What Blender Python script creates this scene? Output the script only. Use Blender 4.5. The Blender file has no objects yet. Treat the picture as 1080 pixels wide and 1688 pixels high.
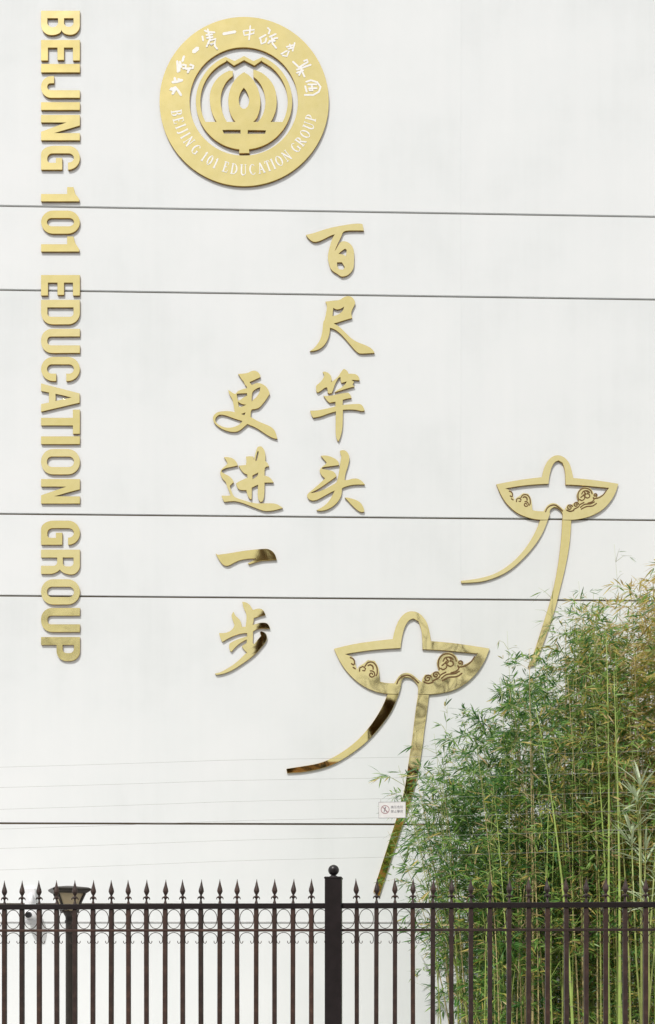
import bpy, bmesh, math, random
from mathutils import Vector, Matrix

random.seed(7)
R = math.radians
sc = bpy.context.scene
col = sc.collection

# ------------------------------------------------------------------ camera, sky, sun, exposure
F = 1500.0            # focal length in photo pixels (photo 1080 wide)
CX, HY = 540.0, 1560.0  # principal column, horizon row
EYE = 1.6
cam_d = bpy.data.cameras.new('camera')
cam = bpy.data.objects.new('camera', cam_d)
col.objects.link(cam)
cam.location = (0, 0, EYE)
cam.rotation_euler = (R(90), 0, 0)
cam_d.sensor_fit = 'HORIZONTAL'
cam_d.sensor_width = 36.0
cam_d.lens = 36.0 * F / 1080.0
cam_d.shift_y = (HY - 844.0) / 1080.0
cam_d.clip_end = 600
sc.camera = cam

SUN_EL, SUN_AZ = 54.0, 27.0     # behind the camera, to its left
world = bpy.data.worlds.new('World')
sc.world = world
world.use_nodes = True
wn = world.node_tree.nodes
wl = world.node_tree.links
bg = wn['Background']
sky = wn.new('ShaderNodeTexSky')
sky.sky_type = 'NISHITA'
sky.sun_disc = False
sky.sun_elevation = R(SUN_EL)
sky.sun_rotation = R(180 + SUN_AZ)
sky.air_density = 1.0
sky.dust_density = 2.5
sky.ozone_density = 1.0
# thin even veil of bright haze over the whole sky
veil = wn.new('ShaderNodeMixRGB')
veil.inputs[0].default_value = 0.85
veil.inputs[2].default_value = (5.9, 5.8, 5.65, 1)
wl.new(sky.outputs[0], veil.inputs[1])
wl.new(veil.outputs[0], bg.inputs[0])
bg.inputs[1].default_value = 0.15

sun_d = bpy.data.lights.new('sun', 'SUN')
sun_d.energy = 2.9
sun_d.angle = R(0.55)
sun_d.color = (1.0, 0.975, 0.94)
sun = bpy.data.objects.new('sun', sun_d)
col.objects.link(sun)
sun_dir = Vector((math.sin(R(SUN_AZ)) * math.cos(R(SUN_EL)), math.cos(R(SUN_AZ)) * math.cos(R(SUN_EL)), -math.sin(R(SUN_EL))))
sun.rotation_euler = sun_dir.to_track_quat('-Z', 'Y').to_euler()

sc.view_settings.view_transform = 'Standard'
sc.view_settings.look = 'None'
sc.view_settings.exposure = 0.02
sc.view_settings.gamma = 1.0
sc.view_settings.use_curve_mapping = False

# ------------------------------------------------------------------ materials
def new_mat(name):
    m = bpy.data.materials.new(name)
    m.use_nodes = True
    nt = m.node_tree
    return m, nt, nt.nodes['Principled BSDF']

def noise(nt, scale, detail=4, coord='Object', rough=0.55, stretch=None):
    tc = nt.nodes.new('ShaderNodeTexCoord')
    n = nt.nodes.new('ShaderNodeTexNoise')
    n.inputs['Scale'].default_value = scale
    n.inputs['Detail'].default_value = detail
    n.inputs['Roughness'].default_value = rough
    if stretch:
        mp = nt.nodes.new('ShaderNodeMapping')
        mp.inputs['Scale'].default_value = stretch
        nt.links.new(tc.outputs[coord], mp.inputs[0])
        nt.links.new(mp.outputs[0], n.inputs['Vector'])
    else:
        nt.links.new(tc.outputs[coord], n.inputs['Vector'])
    return n

def ramp(nt, fac, stops):
    r = nt.nodes.new('ShaderNodeValToRGB')
    el = r.color_ramp.elements
    while len(el) < len(stops):
        el.new(0.5)
    for e, (p, c) in zip(el, stops):
        e.position = p
        e.color = (c[0], c[1], c[2], 1)
    nt.links.new(fac, r.inputs[0])
    return r

def bump(nt, b, height, dist, strength=1.0):
    bp = nt.nodes.new('ShaderNodeBump')
    bp.inputs['Strength'].default_value = strength
    bp.inputs['Distance'].default_value = dist
    nt.links.new(height, bp.inputs['Height'])
    nt.links.new(bp.outputs[0], b.inputs['Normal'])
    return bp

def plain(name, c, rough=0.6, metal=0.0, var=0.12, scale=20, bmp=0.0):
    m, nt, b = new_mat(name)
    n = noise(nt, scale)
    lo = [x * (1 - var) for x in c]
    hi = [min(1, x * (1 + var)) for x in c]
    r = ramp(nt, n.outputs['Fac'], [(0.3, lo), (0.7, hi)])
    nt.links.new(r.outputs[0], b.inputs['Base Color'])
    b.inputs['Roughness'].default_value = rough
    b.inputs['Metallic'].default_value = metal
    if bmp:
        bump(nt, b, n.outputs['Fac'], bmp)
    return m

M = {}
# white sprayed wall coating: faint mottling, faint vertical rain streaks
m, nt, b = new_mat('wall_coating')
n1 = noise(nt, 0.55, 5, 'Generated' if False else 'Object')
n2 = noise(nt, 1.0, 4, 'Object', 0.6, (5.0, 5.0, 0.35))
mx = nt.nodes.new('ShaderNodeMath'); mx.operation = 'ADD'
ml = nt.nodes.new('ShaderNodeMath'); ml.operation = 'MULTIPLY'; ml.inputs[1].default_value = 0.3
nt.links.new(n2.outputs['Fac'], ml.inputs[0])
nt.links.new(n1.outputs['Fac'], mx.inputs[0]); nt.links.new(ml.outputs[0], mx.inputs[1])
r_ = ramp(nt, mx.outputs[0], [(0.42, (0.735, 0.768, 0.77)), (0.62, (0.785, 0.815, 0.82)), (0.85, (0.815, 0.84, 0.845))])
nt.links.new(r_.outputs[0], b.inputs['Base Color'])
b.inputs['Roughness'].default_value = 0.75
n3 = noise(nt, 160, 3)
bump(nt, b, n3.outputs['Fac'], 0.0012)
M['wall'] = m
M['joint'] = plain('joint_sealant', (0.15, 0.115, 0.075), 0.8)
M['ledge'] = plain('ledge_metal', (0.55, 0.56, 0.56), 0.5, 0.0)

# mirror finish gold titanium sheet
m, nt, b = new_mat('gold_mirror_sheet')
n1 = noise(nt, 1.5, 1)
n2 = noise(nt, 14, 3)
r_ = ramp(nt, n2.outputs['Fac'], [(0.3, (0.81, 0.70, 0.31)), (0.7, (0.85, 0.74, 0.35))])
oi = nt.nodes.new('ShaderNodeObjectInfo')
r2 = ramp(nt, oi.outputs['Random'], [(0.0, (0.95, 0.93, 0.86)), (0.5, (1.0, 0.99, 0.97)), (1.0, (1.03, 1.03, 1.12))])
mm = nt.nodes.new('ShaderNodeMixRGB'); mm.blend_type = 'MULTIPLY'; mm.inputs[0].default_value = 1
nt.links.new(r_.outputs[0], mm.inputs[1]); nt.links.new(r2.outputs[0], mm.inputs[2])
nt.links.new(mm.outputs[0], b.inputs['Base Color'])
b.inputs['Metallic'].default_value = 1.0
b.inputs['Roughness'].default_value = 0.035
bump(nt, b, n1.outputs['Fac'], 0.009)
M['gold'] = m
m, nt, b = new_mat('gold_satin_sheet')
n2 = noise(nt, 9, 3)
r_ = ramp(nt, n2.outputs['Fac'], [(0.3, (0.80, 0.695, 0.305)), (0.7, (0.84, 0.735, 0.35))])
oi = nt.nodes.new('ShaderNodeObjectInfo')
r2 = ramp(nt, oi.outputs['Random'], [(0.0, (0.95, 0.93, 0.86)), (0.5, (1.0, 0.99, 0.97)), (1.0, (1.03, 1.03, 1.12))])
mm = nt.nodes.new('ShaderNodeMixRGB'); mm.blend_type = 'MULTIPLY'; mm.inputs[0].default_value = 1
nt.links.new(r_.outputs[0], mm.inputs[1]); nt.links.new(r2.outputs[0], mm.inputs[2])
nt.links.new(mm.outputs[0], b.inputs['Base Color'])
b.inputs['Metallic'].default_value = 1.0
b.inputs['Roughness'].default_value = 0.085
nb = noise(nt, 2.2, 1)
bump(nt, b, nb.outputs['Fac'], 0.012)
M['gold_satin'] = m
M['gold_edge'] = plain('gold_sheet_edge', (0.42, 0.26, 0.07), 0.35, 0.85, 0.15, 12)
M['engrave'] = plain('groove_shade', (0.16, 0.085, 0.025), 0.5, 0.3)  # dark colour stands in for the shade inside the cut slits
M['white_ink'] = plain('white_inlay', (0.86, 0.85, 0.82), 0.6, 0, 0.03)

# fence paint: dark bronze, dusty
m, nt, b = new_mat('fence_paint')
oi = nt.nodes.new('ShaderNodeObjectInfo')
n1 = noise(nt, 25, 5, 'Object', 0.65)
r_ = ramp(nt, n1.outputs['Fac'], [(0.25, (0.020, 0.012, 0.010)), (0.55, (0.036, 0.021, 0.016)), (0.8, (0.07, 0.043, 0.030))])
r2 = ramp(nt, oi.outputs['Random'], [(0.0, (0.75, 0.72, 0.75)), (0.35, (1.35, 1.1, 0.95)), (0.7, (1.0, 0.95, 1.0)), (1.0, (1.7, 1.4, 1.25))])
mm = nt.nodes.new('ShaderNodeMixRGB'); mm.blend_type = 'MULTIPLY'; mm.inputs[0].default_value = 1
nt.links.new(r_.outputs[0], mm.inputs[1]); nt.links.new(r2.outputs[0], mm.inputs[2])
nt.links.new(mm.outputs[0], b.inputs['Base Color'])
b.inputs['Roughness'].default_value = 0.5
bump(nt, b, n1.outputs['Fac'], 0.0006)
M['fence'] = m
M['post'] = plain('post_paint', (0.010, 0.007, 0.008), 0.38, 0, 0.4, 14, 0.0004)
M['lamp_metal'] = plain('lamp_metal', (0.022, 0.018, 0.014), 0.45, 0, 0.3, 18)
m, nt, b = new_mat('lamp_frosted_pane')
b.inputs['Base Color'].default_value = (0.62, 0.55, 0.40, 1)
b.inputs['Roughness'].default_value = 0.45
n1 = noise(nt, 12)
r_ = ramp(nt, n1.outputs['Fac'], [(0.3, (0.84, 0.77, 0.60)), (0.7, (0.92, 0.86, 0.70))])
nt.links.new(r_.outputs[0], b.inputs['Base Color'])
t2 = nt.nodes.new('ShaderNodeBsdfTranslucent'); nt.links.new(r_.outputs[0], t2.inputs['Color'])
ms = nt.nodes.new('ShaderNodeMixShader'); ms.inputs[0].default_value = 0.65
nt.links.new(b.outputs[0], ms.inputs[1]); nt.links.new(t2.outputs[0], ms.inputs[2]); nt.links.new(ms.outputs[0], nt.nodes['Material Output'].inputs[0])
M['pane'] = m
M['cam_white'] = plain('camera_plastic', (0.82, 0.83, 0.85), 0.35, 0, 0.03)
M['cam_grey'] = plain('camera_dome', (0.50, 0.51, 0.53), 0.3, 0, 0.05)
M['black'] = plain('black_glass', (0.012, 0.012, 0.015), 0.12)
M['wire'] = plain('wire_alloy', (0.34, 0.34, 0.32), 0.5, 0.2, 0.1)
M['sign_white'] = plain('sign_plate', (0.78, 0.78, 0.76), 0.5, 0, 0.05, 40)
M['sign_red'] = plain('sign_red_ink', (0.40, 0.23, 0.24), 0.6)
M['sign_black'] = plain('sign_grey_ink', (0.20, 0.20, 0.22), 0.6)

def leaf_mat(name, lo, hi, trans=0.45, rough=0.4):
    m, nt, b = new_mat(name)
    n = noise(nt, 3.0, 3, 'Object')
    g = nt.nodes.new('ShaderNodeNewGeometry')
    ad = nt.nodes.new('ShaderNodeMath'); ad.operation = 'ADD'
    ad2 = nt.nodes.new('ShaderNodeMath'); ad2.operation = 'MULTIPLY'; ad2.inputs[1].default_value = 0.5
    nt.links.new(n.outputs['Fac'], ad.inputs[0]); nt.links.new(g.outputs['Random Per Island'], ad.inputs[1])
    nt.links.new(ad.outputs[0], ad2.inputs[0])
    r = ramp(nt, ad2.outputs[0], [(0.2, lo), (0.8, hi)])
    nt.links.new(r.outputs[0], b.inputs['Base Color'])
    b.inputs['Roughness'].default_value = rough
    t = nt.nodes.new('ShaderNodeBsdfTranslucent')
    nt.links.new(r.outputs[0], t.inputs['Color'])
    ms = nt.nodes.new('ShaderNodeMixShader'); ms.inputs[0].default_value = trans
    nt.links.new(b.outputs[0], ms.inputs[1]); nt.links.new(t.outputs[0], ms.inputs[2])
    nt.links.new(ms.outputs[0], nt.nodes['Material Output'].inputs[0])
    return m
M['leaf_dark'] = leaf_mat('leaf_dark_green', (0.030, 0.115, 0.026), (0.10, 0.25, 0.055))
M['leaf_green'] = leaf_mat('leaf_mid_green', (0.13, 0.27, 0.045), (0.32, 0.49, 0.11))
M['leaf_yellow'] = leaf_mat('leaf_yellow_green', (0.42, 0.35, 0.07), (0.68, 0.55, 0.17))
M['leaf_dry'] = leaf_mat('leaf_dry_straw', (0.44, 0.31, 0.14), (0.68, 0.54, 0.31))
M['leaf_pale'] = leaf_mat('leaf_pale_green', (0.32, 0.40, 0.22), (0.54, 0.63, 0.42), 0.3)
M['culm'] = plain('bamboo_culm_green', (0.28, 0.33, 0.09), 0.4, 0, 0.35, 5)
M['culm_bright'] = plain('bamboo_culm_bright', (0.33, 0.44, 0.11), 0.35, 0, 0.25, 5)
M['culm_dry'] = plain('bamboo_culm_straw', (0.46, 0.38, 0.18), 0.5, 0, 0.3, 5)
M['node'] = plain('bamboo_node', (0.30, 0.29, 0.16), 0.6)
M['bark'] = plain('tree_bark', (0.055, 0.042, 0.032), 0.9, 0, 0.4, 8, 0.01)
M['needle'] = leaf_mat('conifer_foliage', (0.11, 0.058, 0.022), (0.20, 0.11, 0.045), 0.15)
M['paving'] = plain('grey_paving', (0.26, 0.25, 0.235), 0.85, 0, 0.15, 3, 0.004)
M['yard'] = plain('yard_bounce_tone', (0.50, 0.49, 0.465), 0.9, 0, 0.1, 3, 0.004)  # pale tone picked to bounce light onto the lower wall
M['soil'] = plain('bed_soil', (0.11, 0.085, 0.06), 0.95, 0, 0.3, 6, 0.02)
M['asphalt'] = plain('asphalt', (0.05, 0.05, 0.05), 0.9, 0, 0.2, 30, 0.003)
M['kerb'] = plain('kerb_stone', (0.33, 0.32, 0.30), 0.85)
M['far_wall'] = plain('brown_render', (0.60, 0.32, 0.17), 0.85, 0, 0.15, 1)
M['far_glass'] = plain('dark_window_glass', (0.03, 0.035, 0.04), 0.1)

# ------------------------------------------------------------------ object helpers
def tag(o, label=None, cat=None, group=None, kind=None):
    if label: o['label'] = label
    if cat: o['category'] = cat
    if group: o['group'] = group
    if kind: o['kind'] = kind
    return o

def empty(name, loc=(0, 0, 0), rz=0.0):
    o = bpy.data.objects.new(name, None)
    o.empty_display_size = 0.2
    o.location = loc
    o.rotation_euler = (0, 0, rz)
    col.objects.link(o)
    return o

class MB:
    def __init__(s):
        s.v = []; s.f = []; s.mi = []
    def add(s, vs, fs, mi=0):
        o = len(s.v)
        s.v.extend(vs)
        for f in fs:
            s.f.append(tuple(i + o for i in f)); s.mi.append(mi)
    def box(s, x0, x1, y0, y1, z0, z1, mi=0):
        s.add([(x0, y0, z0), (x1, y0, z0), (x1, y1, z0), (x0, y1, z0), (x0, y0, z1), (x1, y0, z1), (x1, y1, z1), (x0, y1, z1)],
              [(0, 3, 2, 1), (4, 5, 6, 7), (0, 1, 5, 4), (1, 2, 6, 5), (2, 3, 7, 6), (3, 0, 4, 7)], mi)
    def bbox(s, x0, x1, y0, y1, z0, z1, c=0.003, mi=0):
        """vertical box with chamfered vertical edges and top and bottom edges"""
        def ring(i, z):
            a, b_, e, d = x0 + i, x1 - i, y0 + i, y1 - i
            return [(a + c, e, z), (b_ - c, e, z), (b_, e + c, z), (b_, d - c, z), (b_ - c, d, z), (a + c, d, z), (a, d - c, z), (a, e + c, z)]
        vs = ring(c, z0) + ring(0, z0 + c) + ring(0, z1 - c) + ring(c, z1)
        fs = [tuple(range(7, -1, -1)), tuple(range(24, 32))]
        for k in range(3):
            for i in range(8):
                j = (i + 1) % 8
                fs.append((k * 8 + i, k * 8 + j, k * 8 + 8 + j, k * 8 + 8 + i))
        s.add(vs, fs, mi)
    def tube(s, pts, rad, n=6, mi=0, cap=True):
        pts = [Vector(p) for p in pts]
        if not hasattr(rad, '__len__'): rad = [rad] * len(pts)
        vs = []; fs = []
        t0 = (pts[1] - pts[0]).normalized()
        ref = Vector((0, 0, 1)) if abs(t0.z) < 0.9 else Vector((1, 0, 0))
        a = t0.cross(ref).normalized()
        for i, p in enumerate(pts):
            t = (pts[min(i + 1, len(pts) - 1)] - pts[max(i - 1, 0)])
            t = t.normalized() if t.length > 1e-9 else t0
            a = (a - t * a.dot(t)).normalized()
            b_ = t.cross(a)
            for k in range(n):
                an = 2 * math.pi * k / n
                vs.append(tuple(p + (a * math.cos(an) + b_ * math.sin(an)) * rad[i]))
        for i in range(len(pts) - 1):
            for k in range(n):
                j = (k + 1) % n
                fs.append((i * n + k, i * n + j, (i + 1) * n + j, (i + 1) * n + k))
        if cap:
            fs.append(tuple(range(n - 1, -1, -1)))
            fs.append(tuple((len(pts) - 1) * n + k for k in range(n)))
        s.add(vs, fs, mi)
    def lathe(s, prof, n=12, mi=0, c=(0, 0, 0)):
        vs = []; fs = []
        for r, z in prof:
            for k in range(n):
                an = 2 * math.pi * k / n
                vs.append((c[0] + r * math.cos(an), c[1] + r * math.sin(an), c[2] + z))
        for i in range(len(prof) - 1):
            for k in range(n):
                j = (k + 1) % n
                fs.append((i * n + k, i * n + j, (i + 1) * n + j, (i + 1) * n + k))
        fs.append(tuple(range(n - 1, -1, -1)))
        fs.append(tuple((len(prof) - 1) * n + k for k in range(n)))
        s.add(vs, fs, mi)
    def mesh(s, name, mats, smooth=False):
        me = bpy.data.meshes.new(name)
        me.from_pydata(s.v, [], s.f)
        if not isinstance(mats, (list, tuple)): mats = [mats]
        for m_ in mats: me.materials.append(m_)
        if len(mats) > 1: me.polygons.foreach_set('material_index', s.mi)
        if smooth: me.polygons.foreach_set('use_smooth', [True] * len(me.polygons))
        me.update()
        return me
    def build(s, name, mats, parent=None, loc=(0, 0, 0), rz=0.0, smooth=False):
        return place(name, s.mesh(name, mats, smooth), parent, loc, rz)

def place(name, me, parent=None, loc=(0, 0, 0), rz=0.0):
    o = bpy.data.objects.new(name, me)
    o.location = loc
    o.rotation_euler = (0, 0, rz)
    if parent: o.parent = parent
    col.objects.link(o)
    return o

# ------------------------------------------------------------------ the wall plane
W, S = 12.5, 0.0208
NRM = math.sqrt(1 + S * S)
WALL_RZ = math.atan(S)
UX = Vector((1, S, 0)) / NRM
WN = Vector((S, -1, 0)) / NRM     # towards the street

def wp(px, py, w=0.0):
    """the point of the wall (w metres proud of it) seen at a photo pixel"""
    k = (px - CX) / F
    y = (W - w * NRM) / (1 - S * k)
    return Vector((k * y, y, EYE + y * (HY - py) / F))

def wl_local(p, org):
    d = p - org
    return (d.dot(UX), d.z)

def smooth_loop(pts, iters=2, sharp=48):
    for _ in range(iters):
        out = []
        n = len(pts)
        for i in range(n):
            p, v, q = Vector(pts[i - 1]), Vector(pts[i]), Vector(pts[(i + 1) % n])
            a, b_ = v - p, q - v
            if a.length < 1e-6 or b_.length < 1e-6:
                continue
            if abs(math.degrees(a.angle(b_))) > sharp:
                out.append(tuple(v))
            else:
                out.append(tuple(v * 0.75 + p * 0.25)); out.append(tuple(v * 0.75 + q * 0.25))
        pts = out
    return pts

def flat_mesh(name, loops, depth, base, mat, bev=0.0018):
    """loops in metres (u, v): filled outline with holes, standing from base to base+depth off the wall"""
    cu = bpy.data.curves.new(name, 'CURVE')
    cu.dimensions = '2D'
    cu.fill_mode = 'BOTH'
    cu.extrude = depth / 2 - bev
    if bev:
        cu.bevel_depth = bev
        cu.bevel_resolution = 0
        cu.offset = -bev
    for lp in loops:
        sp = cu.splines.new('POLY')
        sp.points.add(len(lp) - 1)
        for i, (x, y) in enumerate(lp):
            sp.points[i].co = (x, y, 0, 1)
        sp.use_cyclic_u = True
    ob = bpy.data.objects.new(name, cu)
    me = bpy.data.meshes.new_from_object(ob)
    bpy.data.objects.remove(ob)
    bpy.data.curves.remove(cu)
    me.transform(Matrix(((1, 0, 0, 0), (0, 0, -1, -(base + depth / 2)), (0, 1, 0, 0), (0, 0, 0, 1))))
    me.materials.clear()
    me.materials.append(mat)
    me.materials.append(M['gold_edge'])     # sides and back of each sheet take the darker, rougher gold
    me.polygons.foreach_set('material_index', [0 if p.normal.y < -0.5 else 1 for p in me.polygons])
    me.name = name
    return me

def wall_shape(name, loops_px, depth, mat, org=None, base=0.001, parent=None, sm=2, bev=0.0018, sharp=48):
    """outline traced in pixels -> a sheet-metal body standing on the wall"""
    if org is None:
        xs = [p[0] for p in loops_px[0]]; ys = [p[1] for p in loops_px[0]]
        org = wp((min(xs) + max(xs)) / 2, max(ys))
    loops = []
    for lp in loops_px:
        l = [wl_local(wp(x, y, base + depth), org) for x, y in lp]
        if sm: l = smooth_loop(l, sm, sharp)
        loops.append(l)
    me = flat_mesh(name, loops, depth, base, mat, bev)
    o = bpy.data.objects.new(name, me)
    col.objects.link(o)
    if parent:
        o.parent = parent
        o.location = parent.matrix_basis.inverted() @ org
    else:
        o.location = org
        o.rotation_euler = (0, 0, WALL_RZ)
    return o

def ribbon(pts, wid, base, depth):
    """raised stroke along (u, v) points: prism with tapered round ends, in the wall frame"""
    pts = [Vector(p) for p in pts]
    n = len(pts)
    L, Rr = [], []
    for i, p in enumerate(pts):
        t = (pts[min(i + 1, n - 1)] - pts[max(i - 1, 0)])
        if t.length < 1e-9: t = Vector((1, 0))
        t.normalize()
        nn = Vector((-t.y, t.x))
        w_ = wid / 2
        L.append(p + nn * w_); Rr.append(p - nn * w_)
    t0 = (pts[1] - pts[0]).normalized(); t1 = (pts[-1] - pts[-2]).normalized()
    poly = [pts[0] - t0 * wid * 0.45] + L + [pts[-1] + t1 * wid * 0.45] + Rr[::-1]
    return L, Rr, pts[0] - t0 * wid * 0.45, pts[-1] + t1 * wid * 0.45

def stroke_mb(mb, pts, wid, base, depth, mi=0):
    L, Rr, a, b_ = ribbon(pts, wid, base, depth)
    n = len(L)
    front = -(base + depth); back = -base
    vs = []
    seq = [a] + L + [b_] + Rr[::-1]
    for p in seq: vs.append((p.x, front, p.y))
    for p in seq: vs.append((p.x, back, p.y))
    m_ = len(seq)
    fs = []
    # front faces: a, L0, R0 / quads / b
    iL = lambda i: 1 + i
    iR = lambda i: 1 + n + 1 + (n - 1 - i)
    fs.append((0, iR(0), iL(0)))
    for i in range(n - 1):
        fs.append((iL(i), iR(i), iR(i + 1), iL(i + 1)))
    fs.append((iL(n - 1), iR(n - 1), 1 + n))
    for i in range(m_):
        j = (i + 1) % m_
        fs.append((i, j, m_ + j, m_ + i))
    mb.add(vs, fs, mi)

# ------------------------------------------------------------------ setting: ground, road
def ground_sheet(name, x0, x1, y0, y1, z, mat):
    mb = MB(); mb.add([(x0, y0, z), (x1, y0, z), (x1, y1, z), (x0, y1, z)], [(0, 1, 2, 3)])
    return tag(mb.build(name, mat), kind='structure')
ground_sheet('ground', -150, 150, -200, 60, -0.16, M['soil'])
mb = MB(); mb.box(-60, 60, -3.2, 6.4, -0.15, 0.0)
tag(mb.build('pavement', M['paving']), kind='structure')
mb = MB(); mb.box(-60, 60, 6.41, 12.2, -0.15, 0.03)
tag(mb.build('yard_bounce_slab', M['yard']), kind='structure')  # out of view; made pale to throw light up the wall
mb = MB(); mb.box(-60, 60, -3.36, -3.21, -0.15, 0.02)
tag(mb.build('kerb', M['kerb']), kind='structure')
ground_sheet('road', -60, 60, -14, -3.36, -0.14, M['asphalt'])

# ------------------------------------------------------------------ building wall with recessed joints
bld = empty('school_building', (0, W, 0), WALL_RZ)
tag(bld, 'white coated building wall carrying the gold lettering and kites', 'building')
UL, UR = -14.0, 16.0
mb = MB(); mb.box(UL, UR, 0.028, 0.40, -0.15, 19.0)
mb.build('backing_wall', M['joint'], bld)
def zrow(py): return EYE + W * (HY - py) / F
JW = 0.027
levels = [19.0] + [zrow(y) for y in (-22, 348, 485.5, 852, 986, 1358.6, 1491)] + [zrow(1519)]
u760 = wl_local(wp(760, 900), wp(540, HY))[0]
cuts = [UL, u760 - 9.0, u760, u760 + 9.0, UR]
for i in range(len(levels) - 1):
    zt, zb = levels[i], levels[i + 1]
    t = zt - (JW / 2 if i else 0)
    bt = zb + (JW / 2 if i < len(levels) - 2 else 0.0)
    for j in range(len(cuts) - 1):
        mb = MB()
        x0 = cuts[j] + 0.0003; x1 = cuts[j + 1] - 0.0003
        mb.bbox(0, x1 - x0, 0, 0.027, 0, t - bt, 0.0009)
        dy = 0.0 if j % 2 == 0 else 0.0006
        mb.build('wall_panel', M['wall'], bld, (x0, dy, bt))
# drip ledge and plinth below it
mb = MB(); mb.bbox(UL, UR, -0.009, 0.028, zrow(1521.5), zrow(1518.7) - 0.002, 0.004)
mb.build('drip_ledge', M['ledge'], bld)
for j in range(len(cuts) - 1):
    mb = MB(); x0 = cuts[j] + 0.0012; x1 = cuts[j + 1] - 0.0012
    mb.bbox(0, x1 - x0, 0, 0.026, 0, zrow(1522) + 0.15, 0.0025)
    mb.build('plinth_panel', M['wall'], bld, (x0, 0.001, -0.15))

# ------------------------------------------------------------------ vertical English lettering
def corner(pts):
    """(a, b[, r]) vertices -> outline with rounded corners"""
    out = []
    n = len(pts)
    for i in range(n):
        v = Vector(pts[i][:2]); r = pts[i][2] if len(pts[i]) > 2 else 0
        if r <= 0:
            out.append(tuple(v)); continue
        p = Vector(pts[i - 1][:2]); q = Vector(pts[(i + 1) % n][:2])
        d0 = (p - v); d1 = (q - v)
        r0 = min(r, d0.length * 0.5 if len(pts[i - 1]) > 2 else d0.length * 0.98)
        r1 = min(r, d1.length * 0.5 if len(pts[(i + 1) % n]) > 2 else d1.length * 0.98)
        A = v + d0.normalized() * r0; B = v + d1.normalized() * r1
        for k in range(8):
            t = k / 7 * math.pi / 2
            e0, e1 = d0.normalized() * r0, d1.normalized() * r1
            # superellipse-like quarter arc from A to B with centre v+e0+e1
            cpt = v + e0 + e1
            out.append(tuple(cpt - e1 * math.cos(t) - e0 * math.sin(t)))
    return out

H = 64.0
def glyph(ch, w):
    t, h = 12.8, 10.8
    if ch == 'I': return [[(0, 0), (w, 0), (w, H), (0, H)]]
    if ch == 'E': return [[(0, 0), (w, 0), (w, 11.5), (12.8, 11.5), (12.8, 27), (w - 1, 27), (w - 1, 38), (12.8, 38), (12.8, 52.5), (w, 52.5), (w, H), (0, H)]]
    if ch == 'B': return [[(0, 0), (w, 0, 17), (w, 33.2, 15), (w - 8.5, 33.8), (w - 0.5, 34.4, 14), (w - 0.5, H, 16), (0, H)],
                          [(12.6, 10.5), (27.2, 10.5, 8), (27.2, 28, 8), (12.6, 28)], [(12.6, 38), (26.5, 38, 7), (26.5, 53.5, 7), (12.6, 53.5)]]
    if ch == 'J': return [[(w - t, H), (w, H), (w, 0, 17), (0, 0, 17), (0, 21.5), (12, 21.5), (12, 10.5, 5), (w - t, 10.5, 5)]]
    if ch == 'N': return [[(0, 0), (12.5, 0), (12.5, 42), (w * 0.66, 0), (w, 0), (w, H), (w - 12, H), (w - 12, 21.5), (w * 0.42, H), (0, H)]]
    if ch == 'G': return [[(0, 0, 21), (14, 0), (w, 0), (w, 35), (20, 35), (20, 24.5), (w - 11.5, 24.5), (w - 11.5, 10.5, 5), (12.5, 10.5, 9), (12.5, 54, 9), (w - 12, 54, 8), (w - 12, 44.5), (w, 44.5), (w, H, 19), (0, H, 19)]]
    if ch == '1': return [[(w - 12.3, 0), (w, 0), (w, 63), (w - 4, 63), (11, 56.5), (0, 53.5), (0, 43), (w - 12.3, 43)]]
    if ch in 'O0': return [[(0, 0, 20), (w, 0, 20), (w, H, 20), (0, H, 20)], [(12.4, 9.8, 8.2), (w - 12.4, 9.8, 8.2), (w - 12.4, H - 9.8, 8.2), (12.4, H - 9.8, 8.2)]]
    if ch == 'D': return [[(0, 0), (w, 0, 19), (w, H, 19), (0, H)], [(12.6, 10.5), (w - 12.6, 10.5, 6), (w - 12.6, 53.5, 6), (12.6, 53.5)]]
    if ch == 'U': return [[(0, H), (t, H), (t, 10.5, 6), (w - t, 10.5, 6), (w - t, H), (w, H), (w, 0, 18), (0, 0, 18)]]
    if ch == 'C': return [[(0, 0, 20), (w, 0, 20), (w, 25), (w - 12.4, 25), (w - 12.4, 10, 7.5), (12.4, 10, 8), (12.4, 54, 8), (w - 12.4, 54, 7.5), (w - 12.4, 41.5), (w, 41.5), (w, H, 20), (0, H, 20)]]
    if ch == 'A': return [[(0, 0), (12.5, 0), (15.2, 13), (31.5, 13), (34.2, 0), (w, 0), (32, 63.5), (16.5, 63.5)], [(17.4, 24), (29, 24), (23.3, 50.5)]]
    if ch == 'T': return [[(13.5, 0), (26.2, 0), (26.2, 52.5), (w, 52.5), (w, H), (0, H), (0, 52.5), (13.5, 52.5)]]
    if ch == 'R': return [[(0, 0), (13, 0), (13, 26.5), (26.5, 26.5, 6), (26.5, 0), (40, 0), (40, 24, 9), (33, 31), (w, 36, 14), (w, H, 15), (0, H)],
                          [(13, 36), (27.5, 36, 6), (27.5, 53.5, 6), (13, 53.5)]]
    if ch == 'P': return [[(0, 0), (13, 0), (13, 25.5), (w, 25.5, 16), (w, H, 16), (0, H)], [(13, 35.5), (26.5, 35.5, 7), (26.5, 54, 7), (13, 54)]]

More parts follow.
